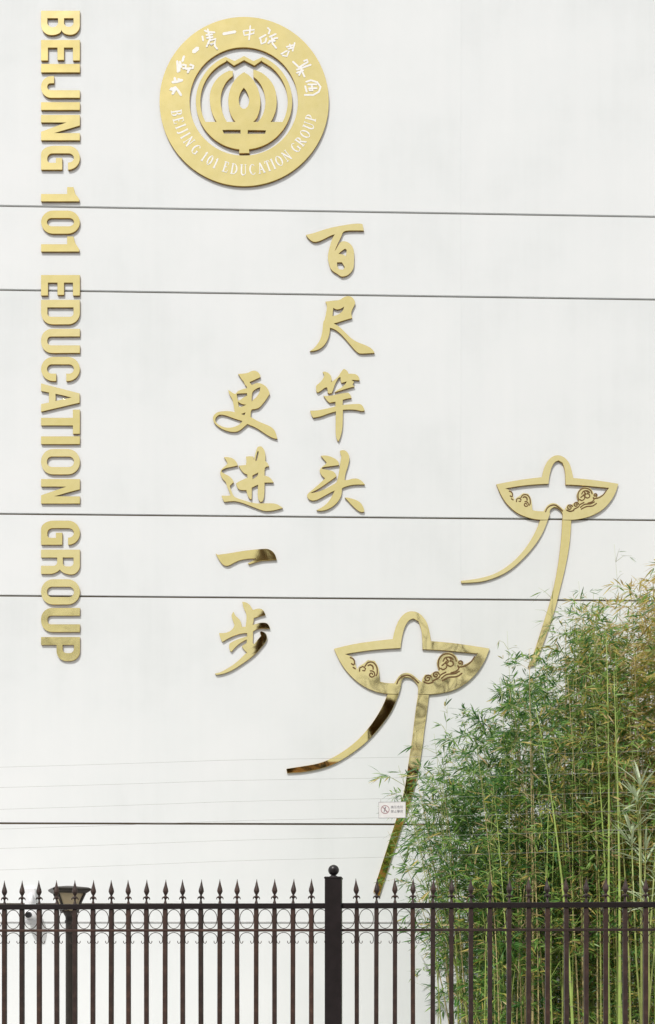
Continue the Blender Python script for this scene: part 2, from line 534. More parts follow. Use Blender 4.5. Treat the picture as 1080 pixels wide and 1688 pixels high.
LET = [('B', 17.2, 57.5), ('E', 65.5, 99.5), ('I', 105, 119), ('J', 125, 161), ('I', 168, 181), ('N', 189, 231), ('G', 240, 279.5),
       ('1', 308, 331.7), ('0', 346.7, 385), ('1', 389.5, 414.5),
       ('E', 453, 487), ('D', 494, 534.5), ('U', 541.7, 581.7), ('C', 588, 628), ('A', 631.7, 678.5), ('T', 675, 715), ('I', 719, 732), ('O', 740, 782), ('N', 789.5, 830),
       ('G', 858, 898), ('R', 906, 947), ('O', 954.7, 996.5), ('U', 1002, 1041.8), ('P', 1050, 1089.5)]
WORD = 'BEIJING 101 EDUCATION GROUP'
widx = [w for w, word in enumerate(WORD.split()) for _ in word]
words = WORD.split()
for i, (ch, y0, y1) in enumerate(LET):
    wdt = y1 - y0
    loops = []
    for lp in glyph(ch, wdt):
        loops.append([(67.6 + b_, y0 + a) for a, b_ in corner(lp)])
    o = wall_shape('gold_digit' if ch in '10' else 'gold_letter', loops, 0.023, M['gold_satin'], sm=0)
    kindw = 'digit' if ch in '10' else 'letter'
    same = lambda j: 0 <= j < len(LET) and widx[j] == widx[i]
    nb = [LET[j][0] for j in (i - 1, i + 1) if same(j)]
    if len(nb) == 2: where = 'between %s and %s' % tuple(nb)
    elif same(i + 1): where = 'before the %s' % nb[0]
    else: where = 'after the %s' % nb[0]
    tag(o, 'gold metal %s %s, %s in the word %s down the wall' % (kindw, ch, where, words[widx[i]]), kindw, 'gold English letters down the wall')

# ------------------------------------------------------------------ gold calligraphy
def cr(x0, y0, s, pts): return [(x0 + a / s, y0 + b_ / s) for a, b_ in pts]
K = 1080 / 140
CH = {}
CH['bai'] = (490, 355, [[(112,245),(200,226),(300,192),(420,155),(560,128),(700,105),(800,100),(833,110),(840,150),(848,192),(760,190),(660,191),(605,198),(582,213),(570,245),(545,300),(515,360),(490,420),(478,455),(505,408),(545,340),(590,322),(640,335),(690,370),(718,425),(725,490),(725,560),(722,640),(710,685),(680,730),(630,768),(570,780),(530,757),(505,737),(460,712),(425,677),(405,620),(392,560),(390,500),(405,430),(430,340),(450,282),(478,240),(420,258),(340,300),(280,328),(225,338),(185,325),(150,295),(125,268)],
  [(525,487),(570,447),(610,422),(630,440),(622,520),(600,500),(560,490)], [(508,597),(568,595),(605,655),(585,688),(530,683),(510,640)]])
CH['chi'] = (490, 475, [[(360,168),(470,155),(540,150),(580,120),(620,100),(670,98),(710,120),(733,160),(740,195),(715,240),(692,290),(687,325),(700,378),(640,395),(560,420),(500,440),(465,448),(510,470),(550,500),(605,555),(660,610),(720,660),(780,690),(850,715),(930,752),(965,785),(985,822),(900,828),(800,832),(760,810),(720,770),(670,710),(610,640),(560,585),(500,535),(455,512),(418,503),(415,560),(400,620),(375,680),(340,730),(290,770),(230,795),(160,800),(205,770),(250,720),(290,660),(315,580),(325,500),(332,420),(348,405),(365,330),(378,250),(376,205)],
  [(460,250),(500,272),(550,265),(598,235),(580,285),(545,320),(490,345),(450,352),(455,300)]])
CH['gan'] = (490, 600, [[(325,100),(350,92),(400,112),(432,150),(442,205),(428,228),(455,215),(500,180),(535,140),(565,85),(595,60),(635,80),(655,122),(700,122),(750,127),(785,160),(795,207),(740,203),(690,203),(725,225),(705,262),(730,287),(680,297),(600,322),(530,345),(475,362),(500,335),(560,302),(605,262),(632,222),(600,232),(565,240),(548,212),(552,168),(530,172),(505,210),(480,260),(460,320),(440,370),(410,375),(388,365),(385,320),(378,295),(345,305),(310,335),(265,362),(245,350),(238,300),(245,265),(290,235),(325,190),(345,150),(340,130)],
  [(335,400),(370,405),(430,402),(500,387),(580,369),(650,362),(675,385),(692,430),(640,440),(580,455),(579,520),(650,511),(760,505),(810,508),(840,540),(860,592),(820,600),(760,582),(680,576),(582,582),(582,700),(575,830),(550,930),(525,985),(503,958),(490,900),(488,780),(492,602),(400,628),(300,668),(205,682),(180,650),(165,592),(250,590),(350,571),(440,550),(486,538),(487,480),(450,485),(415,493),(385,470),(355,430)]])
CH['tou'] = (490, 735, [[(300,125),(350,118),(420,130),(490,165),(530,205),(532,245),(430,258),(320,273),(318,292),(400,305),(455,320),(490,350),(500,388),(440,430),(350,495),(260,555),(165,600),(240,590),(330,560),(420,512),(500,465),(515,420),(535,320),(545,220),(565,130),(550,105),(545,60),(580,50),(620,60),(655,100),(668,155),(655,220),(635,290),(615,345),(602,432),(640,436),(700,414),(770,412),(825,445),(862,492),(800,490),(700,495),(620,515),(570,538),(568,600),(550,660),(510,720),(450,775),(370,815),(300,827),(245,817),(300,790),(370,740),(420,680),(450,620),(478,568),(420,595),(340,640),(260,685),(200,698),(150,680),(125,645),(128,610),(220,535),(300,465),(355,412),(305,370),(285,320),(292,290),(320,262),(360,235),(375,210),(335,165)],
  [(605,655),(640,655),(720,675),(790,705),(830,750),(855,815),(850,840),(800,840),(740,795),(680,735),(635,685)]])
CH['geng'] = (340, 600, [[(405,125),(450,122),(520,115),(570,90),(610,80),(650,92),(685,130),(690,165),(620,200),(550,230),(580,265),(640,238),(690,242),(750,272),(790,320),(808,375),(770,440),(720,505),(680,550),(640,570),(580,578),(568,600),(565,672),(600,692),(660,727),(740,760),(820,792),(870,840),(890,890),(905,952),(850,942),(780,905),(700,850),(620,800),(560,777),(525,762),(490,790),(440,835),(400,858),(340,865),(260,850),(180,815),(110,760),(85,710),(85,670),(110,632),(150,607),(220,598),(300,597),(362,612),(355,560),(345,500),(330,440),(300,395),(285,360),(280,325),(315,350),(355,378),(378,375),(400,342),(450,322),(520,305),(515,280),(490,262),(480,225),(455,200),(430,160)],
  [(388,378),(518,370),(520,400),(470,425),(440,450),(405,465),(395,420)], [(590,348),(640,312),(688,293),(678,360),(635,425),(600,450),(578,478),(580,400)], [(403,480),(450,508),(508,518),(440,548),(415,540)], [(442,634),(500,616),(485,650)],
  [(115,690),(150,652),(190,640),(260,655),(350,690),(462,725),(430,762),(380,792),(300,812),(220,802),(150,767),(118,732)]])
CH['jin'] = (340, 730, [[(225,180),(280,178),(340,195),(385,240),(402,288),(330,303),(255,318),(200,345),(195,368),(240,395),(300,425),(340,470),(350,500),(325,522),(300,548),(320,610),(350,680),(400,705),(480,730),(560,755),(640,770),(720,768),(850,765),(920,785),(975,828),(900,850),(830,862),(740,868),(650,835),(560,800),(470,765),(400,745),(340,738),(230,750),(205,710),(195,668),(250,672),(310,668),(285,600),(262,545),(250,495),(205,455),(180,405),(175,370),(200,325),(250,288),(272,258),(250,215)],
  [(505,175),(540,168),(600,172),(606,222),(620,150),(645,62),(660,45),(700,42),(738,80),(755,150),(752,230),(780,255),(800,298),(760,303),(742,325),(742,415),(800,430),(830,460),(858,505),(742,506),(742,600),(735,700),(715,745),(690,752),(660,720),(652,650),(660,532),(620,550),(580,570),(580,650),(578,717),(555,713),(525,670),(510,600),(450,600),(415,593),(385,550),(380,512),(430,482),(525,440),(522,402),(480,385),(440,340),(410,290),(450,285),(505,280),(512,230)],
  [(624,228),(637,165),(655,105),(667,110),(657,170),(642,225)], [(588,415),(662,377),(655,420),(590,462)]])
CH['yi'] = (340, 880, [[(120,248),(145,266),(200,258),(300,245),(450,218),(600,200),(720,190),(780,188),(840,215),(880,265),(897,328),(800,334),(700,340),(620,362),(545,388),(530,372),(590,345),(642,312),(520,316),(420,335),(340,375),(290,403),(245,408),(205,385),(170,340),(140,290)]])
CH['bu'] = (340, 980, [[(458,93),(500,95),(550,125),(580,170),(592,197),(640,180),(700,178),(735,210),(754,256),(680,275),(606,300),(600,350),(590,386),(640,370),(700,355),(770,360),(800,395),(813,434),(760,432),(700,427),(640,442),(596,470),(595,520),(592,620),(612,630),(650,580),(697,525),(683,482),(695,466),(735,476),(767,507),(776,560),(750,612),(700,672),(640,742),(560,812),(460,882),(340,960),(220,1010),(127,1022),(110,1005),(180,990),(270,940),(350,890),(430,820),(490,760),(520,737),(498,722),(452,662),(470,640),(512,620),(517,572),(480,590),(430,620),(370,670),(322,727),(300,715),(288,670),(295,625),(350,590),(420,562),(522,530),(520,490),(430,497),(340,530),(270,565),(205,602),(180,560),(162,490),(230,490),(290,475),(335,440),(360,395),(350,360),(330,310),(318,260),(345,218),(360,240),(370,270),(410,300),(440,340),(457,412),(500,410),(510,340),(512,250),(490,200),(470,160)]])
CL = {'bai': ('百', 'topmost of the right column'), 'chi': ('尺', 'just under a panel joint in the right column'),
      'gan': ('竿', 'between 尺 and 头 in the right column'), 'tou': ('头', 'lowest of the right column'),
      'geng': ('更', 'topmost of the left column'), 'jin': ('进', 'between 更 and 一 in the left column'),
      'yi': ('一', 'a single dash with a dark mirrored end'), 'bu': ('步', 'lowest of the left column')}
for key, (x0, y0, loops) in CH.items():
    o = wall_shape('gold_character', [cr(x0, y0, K, l) for l in loops], 0.022, M['gold'], sm=2)
    c, where = CL[key]
    tag(o, 'gold brush-script Chinese character %s, %s' % (c, where), 'character', 'gold Chinese motto characters on the wall')

# ------------------------------------------------------------------ round emblem
ECX, ECY, ER = 402.6, 167.0, 139.6
ED = 0.024
emb_org = wp(ECX, ECY + ER)
emb = empty('school_emblem', emb_org, WALL_RZ)
bpy.context.view_layer.update()
tag(emb, 'round gold emblem with lotus flower and white ring lettering', 'emblem')
def circ(cx, cy, r, n=128, a0=0, a1=360):
    return [(cx + r * math.cos(R(a0 + (a1 - a0) * i / n)), cy + r * math.sin(R(a0 + (a1 - a0) * i / n))) for i in range(n)]
wall_shape('outer_ring', [circ(ECX, ECY, ER), circ(401.9, 166.9, 89.3, 96)], ED, M['gold_satin'], emb_org, parent=emb, sm=0)
e3 = 1080 / 190
ccx, ccy, ro, ri = 525, 550, 452, 409
def arc3(r, a0, a1, n):   # angles measured from straight up, clockwise
    return [(ccx + r * math.sin(R(a0 + (a1 - a0) * i / (n - 1))), ccy - r * math.cos(R(a0 + (a1 - a0) * i / (n - 1)))) for i in range(n)]
outer = arc3(ro, 22.6, 174, 48) + [(573, 1003), (576, 1036), (478, 1036), (481, 1003)] + arc3(ro, 186, 337.4, 48) + [(436, 172), (525, 124), (613, 172)]
ah = 90 + math.degrees(math.asin(192 / ri))
big = arc3(ri, 360 - ah, 360 - 24.5, 26) + [(362, 166), (430, 215), (525, 163), (622, 215), (690, 168)] + arc3(ri, 24.5, ah, 26)
rc_out = [(775,742),(800,700),(825,630),(834,540),(818,430),(772,350),(705,288),(650,262),(611,252)]
rc_in = [(613,318),(655,355),(690,405),(715,470),(727,550),(718,630),(690,700),(655,742)]
cpr = [(610,742),(640,715),(668,650),(682,560),(668,460),(628,370),(578,308),(525,275)]
cpl = [(525,275),(474,308),(425,365),(388,450),(374,545),(386,640),(415,705),(445,742)]
lc_in = [(365,742),(335,690),(311,610),(304,530),(316,450),(350,380),(385,340),(420,312)]
lc_out = [(420,265),(385,262),(330,288),(272,335),(228,400),(205,470),(202,550),(218,640),(245,705),(268,742)]
big = big + rc_out + rc_in + cpr + cpl[1:] + lc_in + lc_out
lens = [(523,423),(548,455),(570,510),(574,555),(560,595),(540,615),(523,620),(506,615),(488,595),(476,555),(478,510),(498,455)]
slots = [[(322,818),(492,818),(492,852),(338,852)], [(560,820),(732,822),(720,854),(560,854)]]
wall_shape('lotus_disc', [cr(310, 70, e3, l) for l in [outer, big, lens] + slots], 0.028, M['gold_satin'], emb_org, parent=emb, sm=1, sharp=25)

front = ED + 0.001
def emb_uv(px, py): return wl_local(wp(px, py, front), emb_org)
k1 = K
C1, C2, C0 = (270, 50, K), (400, 50, K), (240, 10, 3.375)
RING = [
 (C1, 26, [[(140,605),(150,660)], [(110,660),(180,652),(235,632)], [(185,622),(228,642)], [(85,755),(150,725),(185,770),(220,825)], [(112,808),(150,750)], [(98,738),(130,780)]]),
 (C1, 24, [[(258,330),(238,392)], [(172,392),(178,460),(180,528)], [(176,430),(206,470),(196,520)], [(206,400),(222,470)], [(244,440),(282,446),(276,488),(246,484)], [(282,492),(345,486)], [(338,440),(378,455),(366,488)], [(330,486),(305,538)]]),
 (C1, 42, [[(380,272),(432,228)]]),
 (C1, 19, [[(520,2),(560,20),(648,26)], [(560,-14),(572,48)], [(492,76),(502,132)], [(540,62),(618,52)], [(578,52),(588,104)], [(548,100),(622,86)], [(590,112),(546,210)], [(588,128),(664,112),(648,160)], [(596,178),(640,166),(604,186)], [(646,160),(652,206),(680,240)], [(560,180),(576,160)]]),
 (C1, 30, [[(760,45),(830,32),(908,18)]]),
 (C0, 7, [[(545,140),(550,163),(575,158)], [(545,138),(606,132),(602,152),(575,158)], [(583,110),(580,150),(576,188)]]),
 (C2, 19, [[(215,102),(295,58)], [(228,112),(240,172),(290,150),(302,100)], [(320,-30),(350,0),(330,45)], [(345,85),(422,48)], [(325,165),(410,102),(445,100)], [(370,98),(382,172),(428,228)], [(340,140),(412,135)]]),
 (C2, 17, [[(662,158),(636,262)], [(558,212),(645,188)], [(580,238),(642,222)], [(490,302),(560,264),(592,264),(562,332),(508,320)], [(600,180),(620,235)]]),
 (C2, 19, [[(640,398),(722,476)], [(690,502),(868,438)], [(722,470),(832,402),(822,374),(780,392)], [(732,470),(788,592)], [(690,542),(772,508)], [(718,574),(744,520)]]),
 (C2, 19, [[(808,655),(870,635),(950,660),(992,722),(970,782),(900,822),(788,822)], [(795,708),(816,782)], [(832,690),(942,688)], [(842,742),(944,738)], [(880,700),(890,770),(848,764)]]),
]
for (x0, y0, s), wid, strokes in RING:
    mb = MB()
    pts_all = [p for st in strokes for p in st]
    for q, st in enumerate(strokes):
        uv = [emb_uv(x0 + a / s, y0 + b_ / s) for a, b_ in st]
        stroke_mb(mb, uv, 1.22 * wid / s / F * W, front - 0.002, 0.004 + 0.0005 * q)
    mb.build('ring_character', M['white_ink'], emb)

# serif stroke letters for the ring: (points, thick?) in a box of width w, height 10
def arcp(cx, cy, rx, ry, a0, a1, n=9):
    return [(cx + rx * math.cos(R(a0 + (a1 - a0) * i / (n - 1))), cy + ry * math.sin(R(a0 + (a1 - a0) * i / (n - 1)))) for i in range(n)]
T, t_ = 1.25, 0.6
SER = {
 'B': (6, [([(1.4,0),(1.4,10)],T), ([(0,10),(3.4,10)]+arcp(3.4,7.7,1.6,2.3,90,-90)+[(1.4,5.4)],t_), ([(3.4,5.4)]+arcp(3.6,2.7,1.9,2.7,90,-90)+[(0,0)],t_), (arcp(3.4,7.7,1.6,2.0,50,-50,5),T), (arcp(3.6,2.7,1.9,2.3,50,-50,5),T)]),
 'E': (5.4, [([(1.4,0),(1.4,10)],T), ([(0,10),(5,10),(5,8)],t_), ([(1.4,5.2),(4.1,5.2)],t_), ([(0,0),(5.2,0),(5.4,2.2)],t_)]),
 'I': (2.6, [([(1.3,0),(1.3,10)],T), ([(0.2,0),(2.4,0)],t_), ([(0.2,10),(2.4,10)],t_)]),
 'J': (3.4, [([(2.2,10),(2.2,1.4),(1.4,-0.4),(0.3,-0.6)],T), ([(1.1,10),(3.3,10)],t_)]),
 'N': (7, [([(1.1,0),(1.1,10)],t_), ([(0.9,10),(6,0)],T), ([(6,0),(6,10)],t_), ([(0,0),(2.2,0)],t_), ([(4.9,10),(7,10)],t_)]),
 'G': (7, [(arcp(3.8,5,3.2,5,45,315,15),t_), (arcp(3.8,5,3.1,4.6,125,235,7),T), ([(6.2,0.6),(6.2,4)],T), ([(5.0,4.2),(7.2,4.2)],t_)]),
 '1': (3.2, [([(1.8,0),(1.8,10)],T), ([(0.5,8.4),(1.8,10)],t_), ([(0.7,0),(2.9,0)],t_)]),
 '0': (5, [(arcp(2.5,5,2.1,5,0,360,17),t_), (arcp(2.5,5,2.1,4.6,130,230,5),T), (arcp(2.5,5,2.1,4.6,50,-50,5),T)]),
 'O': (7.2, [(arcp(3.6,5,3.2,5,0,360,19),t_), (arcp(3.6,5,3.1,4.6,130,230,7),T), (arcp(3.6,5,3.1,4.6,50,-50,7),T)]),
 'D': (7, [([(1.4,0),(1.4,10)],T), ([(0,10),(3,10)]+arcp(3,5,3.6,5,90,-90,11)+[(0,0)],t_), (arcp(3,5,3.5,4.5,50,-50,7),T)]),
 'U': (7, [([(1.4,10),(1.4,3)]+arcp(3.6,2.6,2.2,2.8,180,270,5),T), (arcp(3.6,2.6,2.4,2.8,270,360,5)+[(6,10)],t_), ([(0,10),(2.7,10)],t_), ([(5,10),(7,10)],t_)]),
 'C': (6.6, [(arcp(3.8,5,3.2,5,45,315,15),t_), (arcp(3.8,5,3.1,4.6,125,235,7),T)]),
 'A': (7.2, [([(1,0),(3.5,10)],t_), ([(3.5,10),(6.2,0)],T), ([(1.8,3.4),(5,3.4)],t_), ([(0.1,0),(2,0)],t_), ([(5,0),(7.2,0)],t_)]),
 'T': (6, [([(3,0),(3,10)],T), ([(0.2,8.2),(0.4,10),(5.6,10),(5.8,8.2)],t_), ([(1.9,0),(4.1,0)],t_)]),
 'R': (6.6, [([(1.4,0),(1.4,10)],T), ([(0,10),(3.2,10)]+arcp(3.2,7.6,1.9,2.4,90,-90)+[(1.4,5.2)],t_), (arcp(3.2,7.6,1.9,2.1,50,-50,5),T), ([(3,5.2),(6.2,0)],T), ([(0,0),(2.8,0)],t_)]),
 'P': (5.6, [([(1.4,0),(1.4,10)],T), ([(0,10),(3.2,10)]+arcp(3.2,7.4,2,2.6,90,-90)+[(1.4,4.8)],t_), (arcp(3.2,7.4,2,2.2,50,-50,5),T), ([(0,0),(2.8,0)],t_)]),
}
ANG = [('B',-79.2),('E',-72.8),('I',-67.4),('J',-63.2),('I',-58.9),('N',-53.1),('G',-44.6),('1',-35.4),('0',-29.8),('1',-24.5),('E',-15.6),('D',-8.4),('U',-0.7),('C',6.8),('A',14.2),('T',20.4),('I',24.9),('O',30.6),('N',38.2),('G',48.4),('R',55.3),('O',62.6),('U',70.1),('P',77)]
mpp = (W - front) / F
ec_uv = Vector(emb_uv(ECX, ECY))
for ch, ang in ANG:
    wd, strokes = SER[ch]
    mb = MB()
    u_ = 16.5 / 10 * mpp          # one letter unit in metres
    rb = 121.0 * mpp              # baseline radius; tops point to the centre
    for q, (st, th) in enumerate(strokes):
        out = []
        for a, b_ in st:
            th_ = R(ang) + (a - wd / 2) * u_ * 0.88 / (113.5 * mpp)
            rr = rb - b_ * u_
            out.append((ec_uv.x + rr * math.sin(th_), ec_uv.y - rr * math.cos(th_)))
        stroke_mb(mb, out, th * u_ * 1.15, front - 0.002, 0.004 + 0.0004 * q)
    mb.build('ring_letter', M['white_ink'], emb)

# ------------------------------------------------------------------ two gold kites
KD = 0.025
def cat2(pts, n=5):
    out = []
    P = [Vector(p) for p in pts]
    P = [P[0] * 2 - P[1]] + P + [P[-1] * 2 - P[-2]]
    for i in range(1, len(P) - 2):
        for j in range(n):
            t = j / n
            out.append(tuple(0.5 * ((2 * P[i]) + (P[i + 1] - P[i - 1]) * t + (2 * P[i - 1] - 5 * P[i] + 4 * P[i + 1] - P[i + 2]) * t * t + (3 * P[i] - P[i - 1] - 3 * P[i + 1] + P[i + 2]) * t ** 3)))
    out.append(tuple(P[-2]))
    return out
def spiral(cx, cy, r, turns=1.35, start=0, dirn=1, n=16):
    return [(cx + r * (1 - 0.78 * i / n) * math.cos(R(start + dirn * 360 * turns * i / n)), cy + r * (1 - 0.78 * i / n) * math.sin(R(start + dirn * 360 * turns * i / n))) for i in range(n + 1)]
ENG = [spiral(458, 366, 19, 1.3, 250, 1), [(398,350),(400,333),(415,326),(428,336),(424,348),(414,346)], cat2([(425,326),(440,307),(465,306),(483,328),(486,358),(480,372)]),
       cat2([(352,282),(366,288),(374,302),(370,318),(358,312)]), [(366,330),(378,338)],
       cat2([(795,340),(788,318),(792,290),(812,268),(842,264),(868,278),(878,300)]), cat2([(800,335),(812,342),(828,332),(832,318),(846,326),(862,318),(858,302),(846,298)]), cat2([(828,288),(838,302),(826,314)]),
       spiral(897, 308, 13, 1.2, 60, -1), cat2([(886,330),(920,324),(948,305),(968,278)]), cat2([(884,322),(890,334),(876,350),(850,358)]),
       spiral(736, 386, 19, 1.35, -20, -1), spiral(776, 368, 17, 1.3, -10, -1),
       cat2([(803,385),(830,366),(868,362),(892,350)]), cat2([(808,396),(842,380),(880,376),(905,360)]), cat2([(760,398),(790,382),(800,368),(826,354)]),
       cat2([(812,300),(822,284),(846,280),(862,292)]), cat2([(806,322),(818,312),(830,300)]), cat2([(846,300),(852,288),(842,282)]), cat2([(440,322),(452,318),(464,326),(466,340)]), cat2([(716,402),(738,410),(762,404)]),
       cat2([(583,412),(592,392),(612,375),(640,370),(665,384),(690,408)])]
def kite(label, body, hole, tails, eng_map, org_px, cat='kite'):
    org = wp(*org_px)
    kt = empty('gold_kite', org, WALL_RZ)
    bpy.context.view_layer.update()
    tag(kt, label, cat, 'gold swallow kite reliefs on the wall')
    wall_shape('kite_body', [body, hole], KD, M['gold'], org, parent=kt, sm=2, sharp=40)
    for tl in tails:
        wall_shape('kite_tail', [tl], KD - 0.004, M['gold'], org, parent=kt, sm=2, sharp=40)
    for q, e in enumerate(ENG):
        mb = MB()
        uv = [wl_local(wp(*eng_map(p), KD + 0.001), org) for p in e]
        stroke_mb(mb, uv, eng_map.w / F * W, KD - 0.002, 0.0045 + 0.0002 * q)
        mb.build('groove_shade_strip', M['engrave'], kt)  # raised dark strip drawn as the shaded slit
    return kt

k2 = lambda l: cr(460, 990, 3.0, l)
body2 = k2([(272,238),(360,216),(460,201),(563,190),(571,150),(590,98),(620,62),(655,50),(695,60),(730,100),(745,150),(752,200),(850,208),(950,222),(1042,237),(1022,290),(987,348),(940,398),(880,438),(820,456),(742,465),(688,462),(690,424),(672,396),(647,379),(620,379),(606,394),(604,422),(592,462),(535,462),(460,446),(390,406),(330,346),(295,290)])
hole2 = k2([(327,265),(420,249),(520,239),(602,235),(606,190),(620,132),(641,97),(665,88),(690,102),(708,152),(710,240),(800,245),(900,254),(985,262),(966,284),(940,306),(912,318),(906,300),(888,296),(876,272),(855,257),(826,255),(798,268),(780,298),(783,328),(795,348),(768,350),(750,366),(722,366),(708,388),(706,404),(682,384),(655,361),(625,355),(596,368),(577,398),(570,409),(530,408),(500,401),(497,372),(494,332),(474,298),(440,294),(418,312),(396,324),(388,340),(378,318),(374,290),(358,275)])
tail2l = k2([(536,464),(592,464),(562,540),(512,612),(442,692),(382,741),(302,795),(220,830),(120,849),(40,853),(36,832),(110,821),(210,804),(290,765),(370,709),(430,648),(480,580),(518,512)])
tail2r = k2([(688,464),(742,466),(731,560),(716,660)]) + [(698,1220),(692.6,1257),(686,1288.5),(677.8,1320),(667.6,1349.6),(651.9,1396),(625,1479),(615.7,1470),(624,1442),(638.9,1396),(653.7,1349.6),(663.9,1316),(669.4,1288.5),(675,1247.8),(679.6,1220)] + k2([(664,640),(676,540)])
def map2(p): return (460 + p[0] / 3.0, 990 + p[1] / 3.0)
map2.w = 2.3
kite('large gold swallow kite on the wall, its right tail behind bamboo and sign', body2, hole2, [tail2l, tail2r], map2, (680, 1145))
k1_ = lambda l: cr(740, 730, 3.6, l)
body1 = k1_([(283,245),(380,226),(470,212),(553,203),(560,168),(576,120),(605,86),(640,70),(680,79),(714,112),(730,160),(740,208),(820,215),(920,228),(1007,242),(990,298),(960,348),(918,394),(860,428),(800,448),(727,458),(674,456),(678,424),(668,404),(648,384),(625,380),(606,392),(598,408),(602,420),(588,456),(540,458),(470,445),(400,414),(340,358),(305,300)])
def map1(p): return (740 + (283 + (p[0] - 272) / 3.0 * 0.7815 * 3.6) / 3.6, 730 + (245 + (p[1] - 238) / 3.0 * 0.783 * 3.6) / 3.6)
map1.w = 1.9
hole1 = [map1(((x - 460) * 3.0, (y - 990) * 3.0)) for x, y in hole2]
tail1l = k1_([(541,460),(588,458),(560,532),(510,611),(440,690),(360,760),(270,804),(180,828),(75,831),(72,818),(160,809),(260,784),(340,740),(420,670),(480,590),(522,512)])
tail1r = k1_([(674,458),(727,460),(725,520),(715,620),(690,750),(660,870),(630,990),(590,1110),(545,1235),(508,1320),(470,1330),(510,1235),(530,1170),(562,1070),(600,950),(630,830),(650,720),(665,600),(672,510)])
kite('small gold swallow kite, the upper one, right tail ending in bamboo tops', body1, hole1, [tail1l, tail1r], map1, (920, 858))

# ------------------------------------------------------------------ dome camera on the wall
c0 = wp(57.5, 1500)
cm = empty('security_camera', c0, WALL_RZ)
tag(cm, 'white dome security camera on a wall bracket behind the fence', 'camera')
mb = MB(); mb.bbox(-0.125, 0.02, -0.05, -0.002, 0.03, 0.30, 0.01)
mb.build('wall_bracket', M['cam_white'], cm)
mb = MB(); mb.tube([(-0.04, -0.045, 0.2), (-0.03, -0.08, 0.19), (-0.02, -0.11, 0.14), (-0.01, -0.118, 0.03)], 0.03, 12)
mb.build('arm', M['cam_white'], cm, smooth=True)
mb = MB(); mb.lathe([(0.096, -0.145), (0.101, -0.11), (0.099, -0.065), (0.088, -0.03), (0.06, 0.0), (0.035, 0.02)], 28, 0, (-0.01, -0.112, 0.02))
mb.build('housing', M['cam_white'], cm, smooth=True)
mb = MB(); mb.lathe([(0.095 * math.cos(R(a)), -0.145 - 0.095 * math.sin(R(a))) for a in range(88, -1, -11)], 28, 0, (-0.01, -0.112, 0.02))
mb.build('dome', M['cam_grey'], cm, smooth=True)
mb = MB(); mb.tube([(-0.02, -0.205, -0.075), (-0.022, -0.235, -0.08)], [0.044, 0.040], 16)
mb.build('lens', M['black'], cm)

# ------------------------------------------------------------------ garden lamp between fence and wall
LY = 9.0
lx = (114.5 - CX) / F * LY
lamp = empty('garden_lamp', (lx, LY, 0.03), R(24))
tag(lamp, 'dark square lantern lamp post with frosted panes behind the fence', 'lamp')
lz = lambda py: EYE - 0.03 + LY * (HY - py) / F
zt, zb = lz(1471), lz(1503)
mb = MB(); mb.lathe([(0.037, 0), (0.037, zb - 0.12), (0.045, zb - 0.11), (0.045, zb - 0.09), (0.037, zb - 0.08), (0.04, zb - 0.05), (0.062, zb - 0.012)], 16)
mb.build('pole', M['lamp_metal'], lamp, smooth=False)
mb = MB(); mb.lathe([(0.11, 0), (0.11, 0.05), (0.06, 0.12), (0.045, 0.2)], 16)
mb.build('pole_base', M['lamp_metal'], lamp)
def sq(h, z): return [(-h, -h, z), (h, -h, z), (h, h, z), (-h, h, z)]
mb = MB()
a0, a1 = 0.068, 0.128
vs = sq(a0 + 0.012, zb - 0.012) + sq(a0 + 0.012, zb + 0.006) ; mb.add(vs, [(3, 2, 1, 0), (4, 5, 6, 7)] + [(i, (i + 1) % 4, 4 + (i + 1) % 4, 4 + i) for i in range(4)])
mb.build('lantern_base', M['lamp_metal'], lamp)
mb = MB()
rs = [(a1 + 0.018, zt - 0.012), (a1 + 0.05, zt + 0.012), (a1 + 0.055, zt + 0.03), (a1 + 0.03, zt + 0.043), (0.03, zt + 0.062)]
vs = [p for h, z in rs for p in sq(h, z)]
fs = [(3, 2, 1, 0), tuple(range(16, 20))] + [(k * 4 + i, k * 4 + (i + 1) % 4, k * 4 + 4 + (i + 1) % 4, k * 4 + 4 + i) for k in range(4) for i in range(4)]
mb.add(vs, fs); mb.build('lantern_cap', M['lamp_metal'], lamp)
for i in range(4):
    A0, A1 = Vector(sq(a0, zb + 0.006)[i]), Vector(sq(a1, zt - 0.012)[i])
    B0, B1 = Vector(sq(a0, zb + 0.006)[(i + 1) % 4]), Vector(sq(a1, zt - 0.012)[(i + 1) % 4])
    mid = (A0 + A1) / 2 * 1.0; mid.x *= 0.95; mid.y *= 0.95
    mb = MB(); mb.tube([A0, mid, A1], 0.0145, 6); mb.build('frame_bar', M['lamp_metal'], lamp)
    sh = 0.96
    q = [Vector((p.x * sh, p.y * sh, p.z)) for p in (A0, B0, B1, A1)]
    mb = MB(); inn = [Vector((p.x * 0.95, p.y * 0.95, p.z)) for p in q]
    mb.add([tuple(p) for p in q + inn], [(0, 1, 2, 3), (7, 6, 5, 4), (0, 4, 5, 1), (1, 5, 6, 2), (2, 6, 7, 3), (3, 7, 4, 0)])
    mb.build('pane', M['pane'], lamp)

